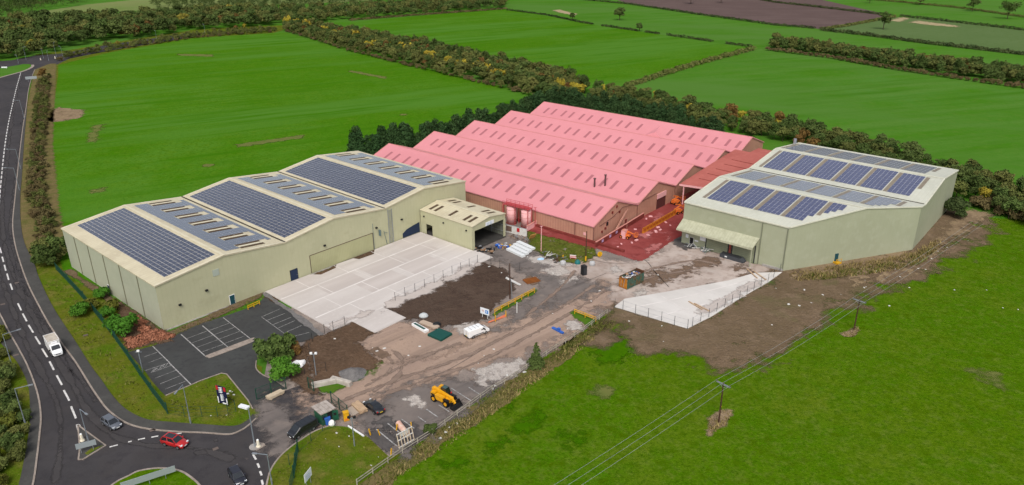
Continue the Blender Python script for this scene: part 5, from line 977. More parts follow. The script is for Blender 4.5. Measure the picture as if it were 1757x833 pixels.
car('black saloon parked in the yard beside the timber pallets',(642,703),((653,711),(630,693)),4.75,1.84,1.45,paint('jet',(.008,.009,.012)),'sedan')
van('black van at the site entrance beside the green cabin',(520,743),((537,733),(504,752)),5.0,1.95,1.95,paint('black',(.009,.010,.013)),True)
van('white panel van parked at the edge of the dark soil plot',(818.5,575),((803,581),(833,570)),5.3,1.98,2.0,paint('white',(.80,.80,.79)))
x,y=G(95,603); t=thing('box_truck','white box van driving down the main road with a stained roof on its box','truck',(x,y,.09),ang((80,582),(102,617)))
pw=paint('white',(.8,.8,.79))
MB().box((-.95,0,1.55),(3.7,2.1,2.2)).build('cargo_box',OFFW,t); MB().box((-.95,0,2.67),(3.5,1.95,.05)).build('box_roof',mat('stained_roof',(.50,.45,.38),.8,layers=[(.9,(.36,.31,.25),.4,.65)]),t); b=MB(); [b.box((-.95,s*1.04,2.66),(3.74,.07,.1)) for s in (-1,1)]; [b.box((-.95+s*1.85,0,2.66),(.07,2.1,.1)) for s in (-1,1)]; b.build('box_edge',WHITE,t)
MB().loft([ring(x_,w,.35,z) for x_,w,z in ((.95,.95,2.15),(1.5,.97,2.2),(1.75,.96,2.1),(2.35,.94,1.35),(2.8,.9,1.1),(3.05,.82,.75),(3.1,.75,.6))]).build('cab',pw,t)
MB().face([(2.36,-.78,1.38),(2.36,.78,1.38),(1.82,.7,2.08),(1.82,-.7,2.08)]).build('windscreen',GLASS,t); [MB().add([(1.1,s*.985,1.3),(2.1,s*.97,1.25),(1.7,s*.95,1.95),(1.1,s*.955,1.97)],[(0,1,2,3)]).build('side_window',GLASS,t) for s in (-1,1)]
MB().box((1.25,0,2.35),(.5,1.1,.3)).build('chiller_unit',WHITE,t); [MB().box((1.95,s*1.12,1.35),(.16,.25,.3)).build('mirror',BLACK,t) for s in (-1,1)]
MB().box((-.6,0,.42),(4.2,1.2,.3)).build('chassis',DGREY,t); wheels(t,(-1.75,2.05),.88,.34); [MB().box((2.98,s*.66,.85),(.2,.3,.2)).build('headlight',HEADL,t) for s in (-1,1)]; MB().box((3.11,0,.52),(.04,.54,.12)).build('number_plate',PLW,t); MB().box((3.1,0,.68),(.05,.9,.16)).build('grille',BLACK,t)
# yellow telehandler
x,y=G(762,690); t=thing('telehandler','yellow telehandler with a black bucket, parked across the bays by the rail fence','telehandler',(x,y,.1),ang((743,680),(776,696)))
JY=mat('machine_yellow',(.68,.33,.008),.4,coat=.2,layers=[(1.2,(.60,.27,.008),.45,.75)])
b=MB(); b.box((-.1,0,1.05),(3.9,1.15,.7)); b.box((-1.75,0,1.35),(.9,1.9,.9)); b.box((-.1,-.85,1.25),(1.9,.75,.95)); b.loft([[(-2.2,-.95,.9),(-2.2,.95,.9),(-2.2,.95,1.7),(-2.2,-.95,1.7)],[(-2.55,-.8,1),(-2.55,.8,1),(-2.55,.8,1.5),(-2.55,-.8,1.5)]]); b.build('chassis',JY,t)
for xx in (-1.45,1.45):
    for s in (-1,1):
        o=MB().cyl((xx,s*.8,.66),(xx,s*1.25,.66),.66,n=18).build('wheel',TYRE,t); MB().cyl((xx,s*1.2,.66),(xx,s*1.28,.66),.36,n=12).build('rim',JY,o); MB().box((xx,s*.98,1.42),(1.2,.5,.08)).build('mudguard',BLACK,t)
b=MB(); b.bar((-2.3,-.12,2.15),(2.2,-.12,1.45),.46,.5); b.bar((2.1,-.12,1.5),(2.75,-.12,.75),.36,.4); b.build('boom',JY,t)
b=MB(); b.bar((-2.45,-.12,1.2),(-2.3,-.12,2.2),.5,.4); b.build('boom_mount',JY,t)
A=[(-.85,.12,1.4),(.75,.12,1.3),(.75,1.15,1.3),(-.85,1.15,1.4)]; Bq=[(-.75,.2,2.6),(.3,.2,2.6),(.3,1.05,2.6),(-.75,1.05,2.6)]
cb=MB().add(A+Bq,[(0,1,5,4),(1,2,6,5),(2,3,7,6),(3,0,4,7)]).build('cab',GLASS,t); b=MB(); [b.bar(A[i],Bq[i],.09) for i in range(4)]; [b.bar(Bq[i],Bq[(i+1)%4],.1) for i in range(4)]; b.build('cab_frame',BLACK,cb); MB().box((-.22,.62,2.63),(1.0,.85,.05)).build('cab_roof',mat('roof_glass',(.05,.09,.085),.15,coat=.4),cb); MB().box((-1.0,.5,2.6),(.5,.7,.3)).build('work_lamp',JY,cb)
MB().box((.95,.95,1.75),(.1,.25,.3)).build('mirror',REDP,t)
b=MB(); prof_=[(2.55,1.1),(2.55,.35),(2.75,.12),(3.5,.10)]; 
for (xa,z1),(xb,z2) in zip(prof_,prof_[1:]): b.bar(((xa+xb)/2 if 0 else xa,0,z1),(xb,0,z2),2.4,.06)
for s in (-1,1): b.add([(2.55,s*1.2,1.1),(2.55,s*1.2,.35),(2.75,s*1.2,.12),(3.5,s*1.2,.1),(2.6,s*1.2,1.12)],[(0,1,2,3,4)])
b.build('bucket',BLACK,t); MB().box((2.5,0,.95),(.12,1.1,.3)).build('carriage',JY,t)
# boom lifts in the red yard
def lift(label,px,hp,sc_=1,up=1.0):
    x,y=G(*px); t=thing('boom_lift',label,'boom lift',(x,y,.14),ang(*hp)); MB().box((0,0,.75),(2.6,1.4,.5)).box((-.3,0,1.25),(1.7,1.3,.5)).build('chassis',ORNG,t)
    for xx in (-.95,.95):
        for s in (-1,1): o=MB().cyl((xx,s*.7,.42),(xx,s*1.0,.42),.42,n=14).build('wheel',TYRE,t); MB().cyl((xx,s*.97,.42),(xx,s*1.03,.42),.22,n=10).build('rim',ORNG,o)
    b=MB(); b.bar((-1.0,.1,1.5),(1.2,.1,1.5+up),.28,.3); b.bar((1.2,.1,1.5+up),(-.9,.1,1.7+1.5*up),.24,.26); b.bar((-.9,.1,1.7+1.5*up),(2.6,.1,1.4),.2,.2); b.build('arm',ORNG,t)
    b=MB(); [b.bar((2.6,s1*.55,.9+z),(3.4,s1*.55,.9+z),.06) for s1 in(-1,1) for z in (0,.5,1)]; [b.bar((xx,-.55,.9+z),(xx,.55,.9+z),.06) for xx in (2.6,3.4) for z in (0,.5,1)]; [b.bar((xx,s1*.55,.9),(xx,s1*.55,1.9),.06) for xx in(2.6,3.4) for s1 in (-1,1)]; b.box((3,0,.9),(.8,1.1,.06)); b.build('basket',ORNG,t); return t
lift('orange boom lift in the red yard by the end of the barrier row',(1163,367),((1145,371),(1175,362)),up=.9)
lift('orange boom lift behind the other one, close under the canopy edge',(1159,351),((1145,354),(1172,347)),up=.7)
lift('small orange boom lift on the red yard near the factory gable wall',(1073,409),((1060,407),(1085,412)),up=.35)
# row of barriers in the red yard
rowp=resample(W_([(1105,400),(1163,366)]),1.75); rz=ang((1105,400),(1163,366))
for i,p in enumerate(rowp):
    if i==0: 
        b0=thing('barrier','orange plastic barrier in the straight row across the red yard','barrier',(*p,.14),rz,'orange barriers in the red yard'); MB().loft([[(-.82,-.3,0),(.82,-.3,0),(.82,.3,0),(-.82,.3,0)],[(-.82,-.16,.3),(.82,-.16,.3),(.82,.16,.3),(-.82,.16,.3)],[(-.82,-.12,1.5),(.82,-.12,1.5),(.82,.12,1.5),(-.82,.12,1.5)]]).build('body',mat('barrier_orange',(.46,.15,.012),.7,layers=[(1,(.34,.09,.01),.45,.7)]),b0); MB().box((0,-.16,.9),(1.1,.1,.5)).build('recess',mat('rust_orange',(.36,.08,.01),.7),b0)
    else: dup(b0,(*p,.14),rz)
# ============================================================ STREET FURNITURE
LAMPG=mat('lamp_steel',(.30,.34,.38),.4,metal=.5)
def lamp(label,base,topy,arm,m=LAMPG,r=.09):
    """lamp column: base pixel, row of its top, pixel where the arm ends"""
    x,y=G(*base); h=HT(*base,topy); t=thing('street_lamp',label,'street lamp',(x,y,.1)); MB().cyl((0,0,0),(0,0,h),r,r*.6,8).cyl((0,0,0),(0,0,1.2),r*1.5,r*1.4,8).build('pole',m,t)
    ax,ay=G(*arm,h); d=Vector((ax-x,ay-y)); L=min(d.length,3); d=d.normalized()*L if d.length else Vector((1,0))
    MB().bar((0,0,h-.05),(d.x,d.y,h+.05),.09).build('arm',m,t); q=d.normalized(); MB().bar((d.x-q.x*.1,d.y-q.y*.1,h+.03),(d.x+q.x*.65,d.y+q.y*.65,h+.06),.28,.14).build('lamp_head',GALV,t); return t
lamp('lamp column on the splitter island by the roundabout',(152.5,760),703,(147,711))
lamp('lamp column on the grass corner, between the palisade fence and the black board',(327.5,728),661,(303,674))
lamp('lamp column at the bottom edge by the entrance kerb',(467,833),781,(440,780))
lamp('lamp column rising from the thicket left of the footway, upper one',(22,632),575,(29.5,568)); lamp('lamp column rising from the thicket left of the footway, lower one',(45,732),668,(49,663))
lamp('nearest of the three lamp columns on the right footway of the main road',(34,328),289,(10,289)); lamp('middle of the three lamp columns on the right footway of the main road',(36,291),257,(14,257)); lamp('farthest of the three lamp columns on the right footway of the main road',(42,205),173,(24,173))
for i,(b_,ty,ar,l) in enumerate((((32,110),95,(27,95),'lamp column on the far roundabout island'),((45,103),81,(42,81),'leftmost lamp column behind the far roundabout'),((75,101),85,(71,85),'lamp column right of the far roundabout, short one by the white bollard'),((84,105),88,(80,88),'lamp column in front of the others beyond the far roundabout'),((97,98),74,(93,73),'tallest looking lamp column beyond the far roundabout'),((108,98),81,(100,80),'rightmost lamp column of the cluster beyond the far roundabout'),((269,69),53,(266,53),'lamp column alone beside the far road, before the wood'),((352,58),42,(349,42),'lamp column beside the far road where the red van stands'),((595,32),18,(594,18),'thin pole in front of the far woodland strip'))): lamp(l,b_,ty,ar,r=.08)
x,y=G(437.5,768); h=HT(437.5,768,702); t=thing('street_lamp','lamp column with a wide white head, on a round kerbed base at the site entrance','street lamp',(x,y,.1)); MB().cyl((0,0,0),(0,0,h),.11,.08).build('pole',LAMPG,t); ax,ay=G(414,699,h); d=Vector((ax-x,ay-y)).normalized(); MB().bar((0,0,h+.1),(d.x*1.7,d.y*1.9,h+.1),.75,.3).build('lamp_head',mat('lamp_white',(.72,.73,.75),.4),t); MB().cyl((0,0,-.05),(0,0,.12),.9,n=16).build('base',CONC,t)
for (px,py,ty,l) in ((245.5,640,604,'tall CCTV post with a white camera at the car park edge by the palisade fence'),(542.5,645,608,'grey CCTV post with two cameras on the brown soil patch'),(608.5,767,718,'grey floodlight post with two dark lamps on the entrance grass')):
    x,y=G(px,py); h=HT(px,py,ty); t=thing('camera_post',l,'post',(x,y,.1)); MB().cyl((0,0,0),(0,0,h),.1,.08).build('pole',LAMPG,t); fl='flood' in l
    for s in ((-1,1) if px>300 else (0,)): MB().box((s*.45,0,h+.1),(.45,.3,.35)).build('floodlight' if fl else 'camera',BLACK if fl else WHITE,t)
    MB().bar((-.6,0,h-.15),(.6,0,h-.15),.08).build('bracket',LAMPG,t)
# power line
def dirv(a): return Vector((math.cos(a),math.sin(a)))
pp=[G(1233,726),G(1465,567)]; pd=(Vector(pp[1])-Vector(pp[0])).normalized(); pn=Vector((-pd.y,pd.x)); hp=[HT(1233,726,659),HT(1465,567,516)]
for (p,h,l) in ((pp[0],hp[0],'nearer wooden power pole with a crossarm, on a dry grass island'),(pp[1],hp[1],'farther wooden power pole with a crossarm, near the soil bank')):
    t=thing('power_pole',l,'power pole',p,math.atan2(pn.y,pn.x)); MB().cyl((0,0,0),(0,0,h),.16,.11,8).build('pole',POLEW,t)
    MB().bar((-1.35,-.1,h-.1),(1.35,-.1,h-.1),.12).bar((-1.35,.1,h-.1),(1.35,.1,h-.1),.12).bar((-.8,0,h-.1),(0,0,h-.8),.06).bar((.8,0,h-.1),(0,0,h-.8),.06).build('crossarm',GALV,t)
    for s in (-1.25,0,1.25): MB().cyl((s,0,h),(s,0,h+.32),.09,.06).build('insulator',mat('insulator',(.10,.075,.07),.4),t)
    MB().box((0,-.15,h*.42),(.2,.06,.25)).build('warning_plate',YEL,t)
WIRE=mat('wire',(.42,.43,.44),.5,metal=.4)
ends=[Vector(pp[0])-pd*75]+[Vector(p) for p in pp]+[Vector(pp[1])+pd*70]; hz=[hp[0]+.2,hp[0]+.3,hp[1]+.3,hp[1]+1.0]
for s,l in ((-1.25,'overhead wire on the right end of the crossarms over the near field'),(0,'overhead wire in the middle of the crossarms over the near field'),(1.25,'overhead wire on the left end of the crossarms over the near field')):
    b=MB(); pts=[]
    for k in range(3):
        for q in range(12):
            u=q/12; e=ends[k]*(1-u)+ends[k+1]*u+pn*s; pts.append((e.x,e.y,hz[k]*(1-u)+hz[k+1]*u-1.1*4*u*(1-u)*.6))
    for a,d in zip(pts,pts[1:]): b.bar(a,d,.027)
    tag(b.build('overhead_wire',WIRE),l,'wire')
for (px,py,ty,l,m) in ((1004.8,449,398,'tall brown wooden pole with a yellow foot guard, on the grass mound by the factory',POLEW),(875,514,453,'leaning pair of brown timber poles at the corner of the dark soil plot',POLEW),(928.5,434,389,'slim pale mast on the grass mound in front of the factory',PALEP),(918,391,357,'thin red post in front of the factory wall beside the tanks',REDMET),(748.5,122,96,'power pole at the left field edge, lower part of the tree belt',POLEW),(577,73,60,'power pole at the left field edge, upper part of the tree belt',POLEW)):
    x,y=G(px,py); h=HT(px,py,ty); t=thing('pole',l,'pole',(x,y,.1)); MB().cyl((0,0,0),(0,0,h),.16 if m is POLEW else .09,.1,8).build('shaft',m,t)
    if 'yellow foot' in l: MB().cyl((0,0,0),(0,0,1.4),.2).build('foot_guard',YEL,t)
    elif 'pair' in l: MB().bar((.5,.3,0),(.2,.1,h*.55),.14).build('brace',GALV,t)
    elif 'power' in l: MB().bar((-1,0,h-.2),(1,0,h-.2),.14).build('crossarm',POLEW,t)
    else: MB().bar((-.4,0,h),(.4,0,h),.1).build('head',m,t)
# road signs (their backs or faces as seen)
SBACK=mat('sign_back',(.34,.38,.39),.5,metal=.3)
def board(name,label,px,rz,wd,ht,z,fm,legs=2,lm=GALV,th=.06):
    x,y=G(*px); t=thing(name,label,'sign',(x,y,.12),rz); MB().box((0,0,z+ht/2),(wd,th,ht)).build('panel',fm,t)
    for k in range(legs): xx=wd*(-.3+.6*k/(legs-1)) if legs>1 else 0; MB().cyl((xx,th,0),(xx,th,z+ht*.9),.05).build('leg',lm,t)
    return t
board('direction_sign','grey backed direction sign on two legs on the splitter island',(151,777),ang((141,768),(160,763)),2.9,1.0,1.0,SBACK)
board('direction_sign','long grey backed chevron sign board on the near roundabout island',(258,833),ang((231,830),(283,813)),7.6,1.1,.9,SBACK,3)
board('direction_sign','grey backed sign in the roadside scrub short of the far roundabout',(55,141),ang((49,140),(62,139)),5.5,1.5,1.5,SBACK)
board('direction_sign','small white sign on the far roundabout island',(8,119),0,3.5,.8,.6,SIGNW)
t=board('notice_sign','white notice sign on two legs at the bottom of the entrance grass',(531,835),ang((524,822),(535,808)),2.0,1.5,1.3,SIGNW)
b=MB(); [b.box((-.1+dx,-.05,1.6+.3*k),(wd,.02,.1)) for k,(dx,wd) in enumerate(((0,1.2),(.1,1.4),(-.1,1.1)))]; b.build('lettering',SIGNB,t)
b=MB(); [b.box((-.1+dx,.05,1.6+.3*k),(wd,.02,.1)) for k,(dx,wd) in enumerate(((0,1.2),(.1,1.4),(-.1,1.1)))]; b.build('lettering',SIGNB,t)
t=board('site_sign','white site sign with a red mark and a blue square, by the yellow railing',(832,547),ang((825,541),(838,545)),2.3,1.5,.9,SIGNW,lm=WHITE)
MB().box((.55,-.05,1.65),(.75,.02,.8)).build('blue_square',mat('sign_blue',(.03,.20,.55),.5),t); b=MB(); b.box((.5,-.07,1.75),(.3,.02,.12)).box((.55,-.07,1.6),(.12,.02,.35)); b.build('figure_mark',WHITE,t); b=MB(); b.box((-.5,-.05,1.8),(.5,.02,.14)).box((-.4,-.05,1.55),(.3,.02,.1)); b.build('red_mark',mat('faded_red',(.45,.16,.15),.5),t)
# dark board on its trestle: navy with white zigzag lettering, red corners, white side strips
x,y=G(384,696); t=thing('display_board','navy board with white lettering and red top corners, on a black trestle','sign',(x,y,.12),ang((377,693),(391,697))); MB().box((0,0,2.1),(2.2,.1,3.6)).build('panel',mat('board_navy',(.010,.012,.05),.4),t)
[MB().box((s*.85,-.065,3.45),(.5,.02,.85)).build('red_corner',REDP,t) for s in (-1,1)]; b=MB(); [b.box((s*.98,-.065,.95),(.22,.02,1.3)) for s in (-1,1)]; b.box((.5,-.065,.45),(1.1,.02,.28)); b.build('white_strip',WHITE,t)
b=MB()
for k in range(4): zz=3.55-.32*k; b.bar((-.5,-.07,zz),(.35,-.07,zz+.14),.02,.16); b.bar((.35,-.07,zz+.14),(-.1,-.07,zz-.12),.02,.1)
for k in range(5): zz=2.1-.28*k; b.bar((-.35,-.07,zz),(.4,-.07,zz+.12),.02,.12); b.bar((.4,-.07,zz+.12),(-.3,-.07,zz-.14),.02,.08)
b.build('lettering',SIGNW,t); b=MB(); b.bar((-.9,.1,0),(-.9,.1,2),.12).bar((.9,.1,0),(.9,.1,2),.12).bar((.9,.1,1.9),(.9,1.6,.05),.1).bar((-.9,.1,1.9),(-.9,1.6,.05),.1); b.build('trestle',BLACK,t)
for px,py,l in ((444,768,'white bollard on the small kerbed island at the site entrance'),(142,758,'white bollard box at the tip of the splitter island'),(70,104,'white bollard on the far road, left of two'),(95,101,'white bollard on the far road, right of two')):
    x,y=G(px,py); t=thing('bollard',l,'bollard',(x,y,.2)); MB().cyl((0,0,0),(0,0,.25),.4,.32,12).cyl((0,0,.25),(0,0,1.3),.26,.2,12).build('body',mat('bollard_cream',(.72,.66,.52),.5),t); MB().cyl((0,0,1.3),(0,0,1.42),.2,.1,12).build('cap',WHITE,t)
# ============================================================ FENCES AND BARRIERS
FGREEN=mat('fence_green',(.010,.055,.035),.6); FDARK=mat('fence_dark',(.02,.022,.022),.6); RAILW=mat('weathered_rail',(.36,.33,.27),.9,layers=[(1,(.26,.23,.18),.4,.7)])
def post_fence(label,posts,h,m,wires=(),pr=.05,name='wire_fence',cat='fence',z=.1,wm=None,wr=.012):
    P=[G(*p) for p in posts]; t=thing(name,label,cat,(*P[0],z)); o=Vector(P[0])
    for p in P: q=Vector(p)-o; MB().cyl((q.x,q.y,0),(q.x,q.y,h),pr,n=6).build('post',m,t)
    if wires:
        b=MB()
        for p,q in zip(P,P[1:]):
            a,d=Vector(p)-o,Vector(q)-o
            for w_ in wires: b.bar((a.x,a.y,w_),(d.x,d.y,w_),wr*2)
        b.build('wire',wm or m,t)
    return t
k4=lambda L,ox=440,oy=420:[(ox+a/3.966,oy+b/3.966) for a,b in L]
post_fence('chain link fence between the big concrete slab and the dark soil plot',k4([(945,388),(1012,355),(1080,328),(1145,298),(1210,265),(1272,236),(1332,205),(1391,182),(1449,155),(1505,128)]),2.3,FDARK,(.1,1.1,2.2),wm=GALV)
post_fence('short run of three dark fence posts at the lower corner of the big concrete slab',k4([(465,610),(524,588),(603,556)]),2.3,FDARK,(.1,1.1,2.2),wm=GALV)
post_fence('row of dark posts along the right side of the dark soil plot',k4([(1596,138),(1656,168),(1717,200)])+[(892,466)],2.3,FDARK)
post_fence('dark fence posts along the left side of the brown soil patch',[(536,588),(531,607),(538,624),(523,644),(560,639)],2.2,FDARK,(1.0,2.1),wm=FDARK)
post_fence('chain link fence of dark posts along the near left edge of the right concrete pad',k4([(693,432),(748,447),(833,474),(920,500),(1010,524),(1098,553),(1188,578)],880),2.3,FDARK,(.1,1.1,2.2),wm=GALV)
post_fence('chain link fence of dark posts along the near right edge of the right concrete pad',k4([(1220,563),(1276,530),(1332,500),(1386,462),(1440,434),(1490,402),(1541,377),(1592,342),(1638,317),(1687,284),(1735,260)],880)+[(1327,478),(1338,468)],2.3,FDARK,(.1,1.1,2.2),wm=GALV)
# palisade along the road side of the car park
pl=[(96,463),(118,486),(145,516),(178,557),(200,587),(222,618),(240,645),(262,676),(288,711)]; P=[G(*p) for p in pl]; t=thing('palisade_fence','long dark green palisade fence along the roadside bank by the olive warehouse','fence',(*P[0],.08)); o=Vector(P[0])
for p,q in zip(P,P[1:]):
    a,d=Vector(p)-o,Vector(q)-o; L=(d-a).length; n=int(L/.2); b=MB()
    for k in range(n): x,y=a+(d-a)*(k+.5)/n; b.box((x,y,1.0),(.04,.03,2.0),math.atan2(d.y-a.y,d.x-a.x))
    for z in (.4,1.9): b.bar((a.x,a.y,z),(d.x,d.y,z),.06)
    b.build('pale_panel',FGREEN,t); MB().box((d.x,d.y,1.2),(.14,.14,2.4)).build('post',FGREEN,t)
post_fence('green wire fence across the grass corner, in front of the black board',[(288,711),(317,716),(347,716),(374,716),(392,712),(405,707)],2.2,FGREEN,(.1,.8,1.5,2.1),name='mesh_fence')
post_fence('green wire fence posts curving along the entrance grass, right of the black van',[(575,735),(554,741),(534,759),(512,778),(497,800)],2.2,FGREEN,(.2,2.1),name='mesh_fence')
P=[G(*p) for p in ((512,776),(508,800),(505,822),(498,845))]; t=thing('palisade_fence','short dark green palisade fence on the entrance grass, near the bottom edge','fence',(*P[0],.15)); o=Vector(P[0])
for p,q in zip(P,P[1:]):
    a,d=Vector(p)-o,Vector(q)-o; L=(d-a).length; n=int(L/.2); b=MB()
    for k in range(n): x,y=a+(d-a)*(k+.5)/n; b.box((x,y,1.0),(.04,.03,2.0),math.atan2(d.y-a.y,d.x-a.x))
    b.build('pale_panel',FGREEN,t); MB().box((a.x,a.y,1.2),(.14,.14,2.4)).build('post',FGREEN,t)
def mesh_gate(label,p,q,h,n=3):
    a,d=Vector(G(*p)),Vector(G(*q)); L=(d-a).length; t=thing('mesh_gate',label,'gate',(*a,.12),math.atan2(d.y-a.y,d.x-a.x)); b=MB()
    for z in (.1,h*.5,h): b.bar((0,0,z),(L,0,z),.06)
    for k in range(int(L/.25)): b.bar((k*.25,0,.1),(k*.25,0,h),.016)
    b.build('mesh_panel',FGREEN,t)
    for k in range(n+1): MB().box((L*k/n,0,h/2),(.14,.14,h+.2)).build('post',FGREEN,t)
mesh_gate('green mesh gate standing across the car park exit',(441,687),(491,668),2.3,2); mesh_gate('green mesh gate beside the cabin, running towards the black saloon',(569,692),(597,716),2.3,2)
mesh_gate('green mesh gate leaf folded back at the grass beside the concrete blocks',(530,667),(539,673),2.3,1)
def rail_fence(label,p,q,h,m,name='guard_rail',n=None,rails=(.5,1.0),pw=.12,cat='railing',zig=False):
    a,d=Vector(G(*p)),Vector(G(*q)); L=(d-a).length; t=thing(name,label,cat,(*a,.18),math.atan2(d.y-a.y,d.x-a.x)); n=n or max(2,int(L/2))
    for k in range(n+1): MB().box((L*k/n,0,h/2),(pw,pw,h)).build('post',m,t)
    for z in rails: MB().bar((0,0,z),(L,0,z),.09,.16).build('rail',m,t)
    return t
rail_fence('yellow guard rail along the grass strip by the dark soil plot',(849,541),(917,504),1.3,YEL,rails=(.75,1.2)); rail_fence('yellow guard rail on the small grass wedge, near the right concrete pad',(986,540),(1022,554),1.2,YEL,rails=(.65,1.1)); rail_fence('yellow guard rail by the warehouse grass strip, at the top of the car park',(426,533),(446,524),1.0,YEL,rails=(.5,.95))
# post and rail fence on the field side of the yard
rp=resample(W_([(613,834),(692,778),(742,747),(841,674),(880,652),(934,614),(1001,570),(1041,540),(1054,531)]),3.2); t=thing('post_and_rail_fence','long weathered timber post and rail fence between the yard and the near field','fence',(*rp[0],.1)); o=Vector(rp[0])
for p in rp: q=Vector(p)-o; MB().box((q.x,q.y,.6),(.14,.14,1.2)).build('post',RAILW,t)
for p,q in zip(rp,rp[1:]):
    a,d=Vector(p)-o,Vector(q)-o; b=MB(); [b.bar((a.x,a.y,z),(d.x,d.y,z),.05,.15) for z in (.6,1.1)]; b.build('rail',RAILW,t)
# ============================================================ YARD CLUTTER
# roll-on skip with rubbish
x,y=G(1083,489); rz=ang((1075.5,497),(1103,484)); t=thing('roll_on_skip','rusty green and orange roll-on skip heaped with rubbish, in the middle of the apron','skip',(x,y,.12),rz)
L,Wd,Hh=6.2,2.4,2.5; SKG=mat('skip_green',(.045,.10,.075),.75,layers=[(.9,(.12,.07,.03),.48,.62),(3,(.22,.20,.12),.62,.75)]); SKO=mat('skip_orange',(.45,.17,.015),.75,layers=[(1.1,(.17,.06,.02),.45,.65)]); SKR=mat('skip_rust',(.12,.055,.03),.85,layers=[(1.5,(.06,.03,.02),.4,.7)])
b=MB(); b.box((0,-Wd/2,Hh/2+.15),(L,.08,Hh)); b.box((0,Wd/2,Hh/2+.15),(L,.08,Hh)); b.box((0,0,.2),(L,Wd,.1)); b.build('side_panel',SKG,t)
MB().box((-L/2,0,Hh/2+.15),(.1,Wd,Hh)).build('door_end',SKO,t); MB().box((L/2,0,Hh/2+.3),(.12,Wd,Hh+.3)).build('front_end',SKR,t)
for k in range(9):
    for s in (-1,1): MB().box((-L/2+.5+k*.65,s*(Wd/2+.07),Hh/2+.15),(.14,.12,Hh)).build('rib',SKG,t)
b=MB(); [b.bar((-L/2,s*Wd/2,Hh+.18),(L/2,s*Wd/2,Hh+.18),.14,.12) for s in (-1,1)]; b.build('top_rail',SKR,t); MB().bar((-L/2-.1,-.2,.4),(-L/2-.1,-.5,Hh),.08).bar((-L/2-.1,.5,.5),(-L/2-.1,.5,Hh-.3),.08).build('latch',GALV,t)
for s in (-1,1): MB().cyl((-L/2+.3,s*.8,.1),(-L/2+.3,s*1.0,.1),.14).build('roller',BLACK,t)
RUB=[mat('rubbish_white',(.6,.6,.6),.8),mat('rubbish_blue',(.08,.12,.3),.8),mat('rubbish_brown',(.28,.17,.1),.9),mat('rubbish_black',(.02,.02,.02),.8),mat('rubbish_grey',(.25,.25,.26),.9)]
b=MB()
for k in range(90): b.mt(random.choice((0,0,1,2,3,3,4))).box((random.uniform(-L/2+.4,L/2-.4),random.uniform(-.9,.9),random.uniform(1.7,2.6)),(random.uniform(.2,1.1),random.uniform(.15,.6),random.uniform(.08,.4)),random.uniform(0,3),random.uniform(-.6,.6),random.uniform(-.6,.6))
o=b.build('rubbish_heap',RUB,None,loc=(x,y,.12),rz=rz); tag(o,'heap of mixed rubbish filling the roll-on skip','rubbish')
# portable toilet
x,y=G(1001.5,472); t=thing('portable_toilet','black portable toilet cabin standing alone on the yard','cabin',(x,y,.11),R(30)); MB().box((0,0,1.15),(1.1,1.1,2.2)).build('body',mat('toilet_black',(.012,.014,.016),.6),t); MB().loft([[(-.6,-.6,2.25),(.6,-.6,2.25),(.6,.6,2.25),(-.6,.6,2.25)],[(-.45,-.45,2.5),(.45,-.45,2.5),(.45,.45,2.5),(-.45,.45,2.5)]]).build('roof',BLACK,t); MB().box((0,-.56,1.15),(.8,.04,1.9)).build('door',DGREY,t); MB().box((0,0,.05),(1.2,1.2,.1)).build('base',BLACK,t)
# gate cabin
x,y=G(557.5,722); rz=ang((557,708),(574.6,699.8)); t=thing('gate_cabin','green gate cabin with a weathered flat roof and an open door, at the site entrance','cabin',(x,y,.12),rz)
MB().box((0,0,1.25),(2.3,2.6,2.4)).build('body',mat('cabin_green',(.015,.10,.05),.6,layers=[(1.2,(.03,.08,.045),.4,.7)],lines=[('s',.45,.05,(.008,.05,.026),.6)]),t)
MB().box((0,0,2.55),(2.9,3.2,.18)).build('roof',mat('cabin_roof',(.42,.37,.33),.9,layers=[(1.2,(.28,.24,.21),.42,.65)],lines=[('x',.75,.07,(.16,.14,.12),.7)]),t); MB().box((.35,-1.33,1.15),(.9,.06,2.0)).build('doorway',BLACK,t); d=MB().box((1.3,-1.5,1.15),(1.0,.06,2.0),-.5).build('door',GREENP,t); MB().box((1.15,-1.57,1.5),(.5,.04,.5),-.5).build('window',GLASS,d); MB().box((-.75,-1.32,1.5),(.6,.05,.7)).build('window',GLASS,t)
def item(name,label,cat,px,rz,fn,m,group=None,z=.12):
    x,y=G(*px); b=MB(); fn(b); o=b.build(name,m,loc=(x,y,z),rz=rz); return tag(o,label,cat,group)
item('storage_bin','blue bin standing in the open cabin doorway','bin',(563,729),.3,lambda b:b.loft([[(-.35,-.35,0),(.35,-.35,0),(.35,.35,0),(-.35,.35,0)],[(-.45,-.45,1.3),(.45,-.45,1.3),(.45,.45,1.3),(-.45,.45,1.3)]]).box((0,0,1.36),(1,1,.1)),BLUE)
item('refuse_sack','white sack slumped beside the cabin door','sack',(570,731),.3,lambda b:b.loft([[(math.cos(a)*r,math.sin(a)*r*.8,z) for a in [k*.785 for k in range(8)]] for r,z in ((.45,0),(.6,.3),(.5,.8),(.15,1.1))]),WHITE)
x,y=G(594.5,722); t=thing('grit_bin','tall yellow cabinet at the end of the mesh gate, by the entrance grass','cabinet',(x,y,.12),.4); MB().box((0,0,.8),(.9,.7,1.6)).build('body',YEL,t); MB().box((0,0,1.65),(1,.8,.14)).build('lid',YEL,t); MB().box((0,-.37,.35),(.6,.04,.3)).build('hatch',ORNG,t)
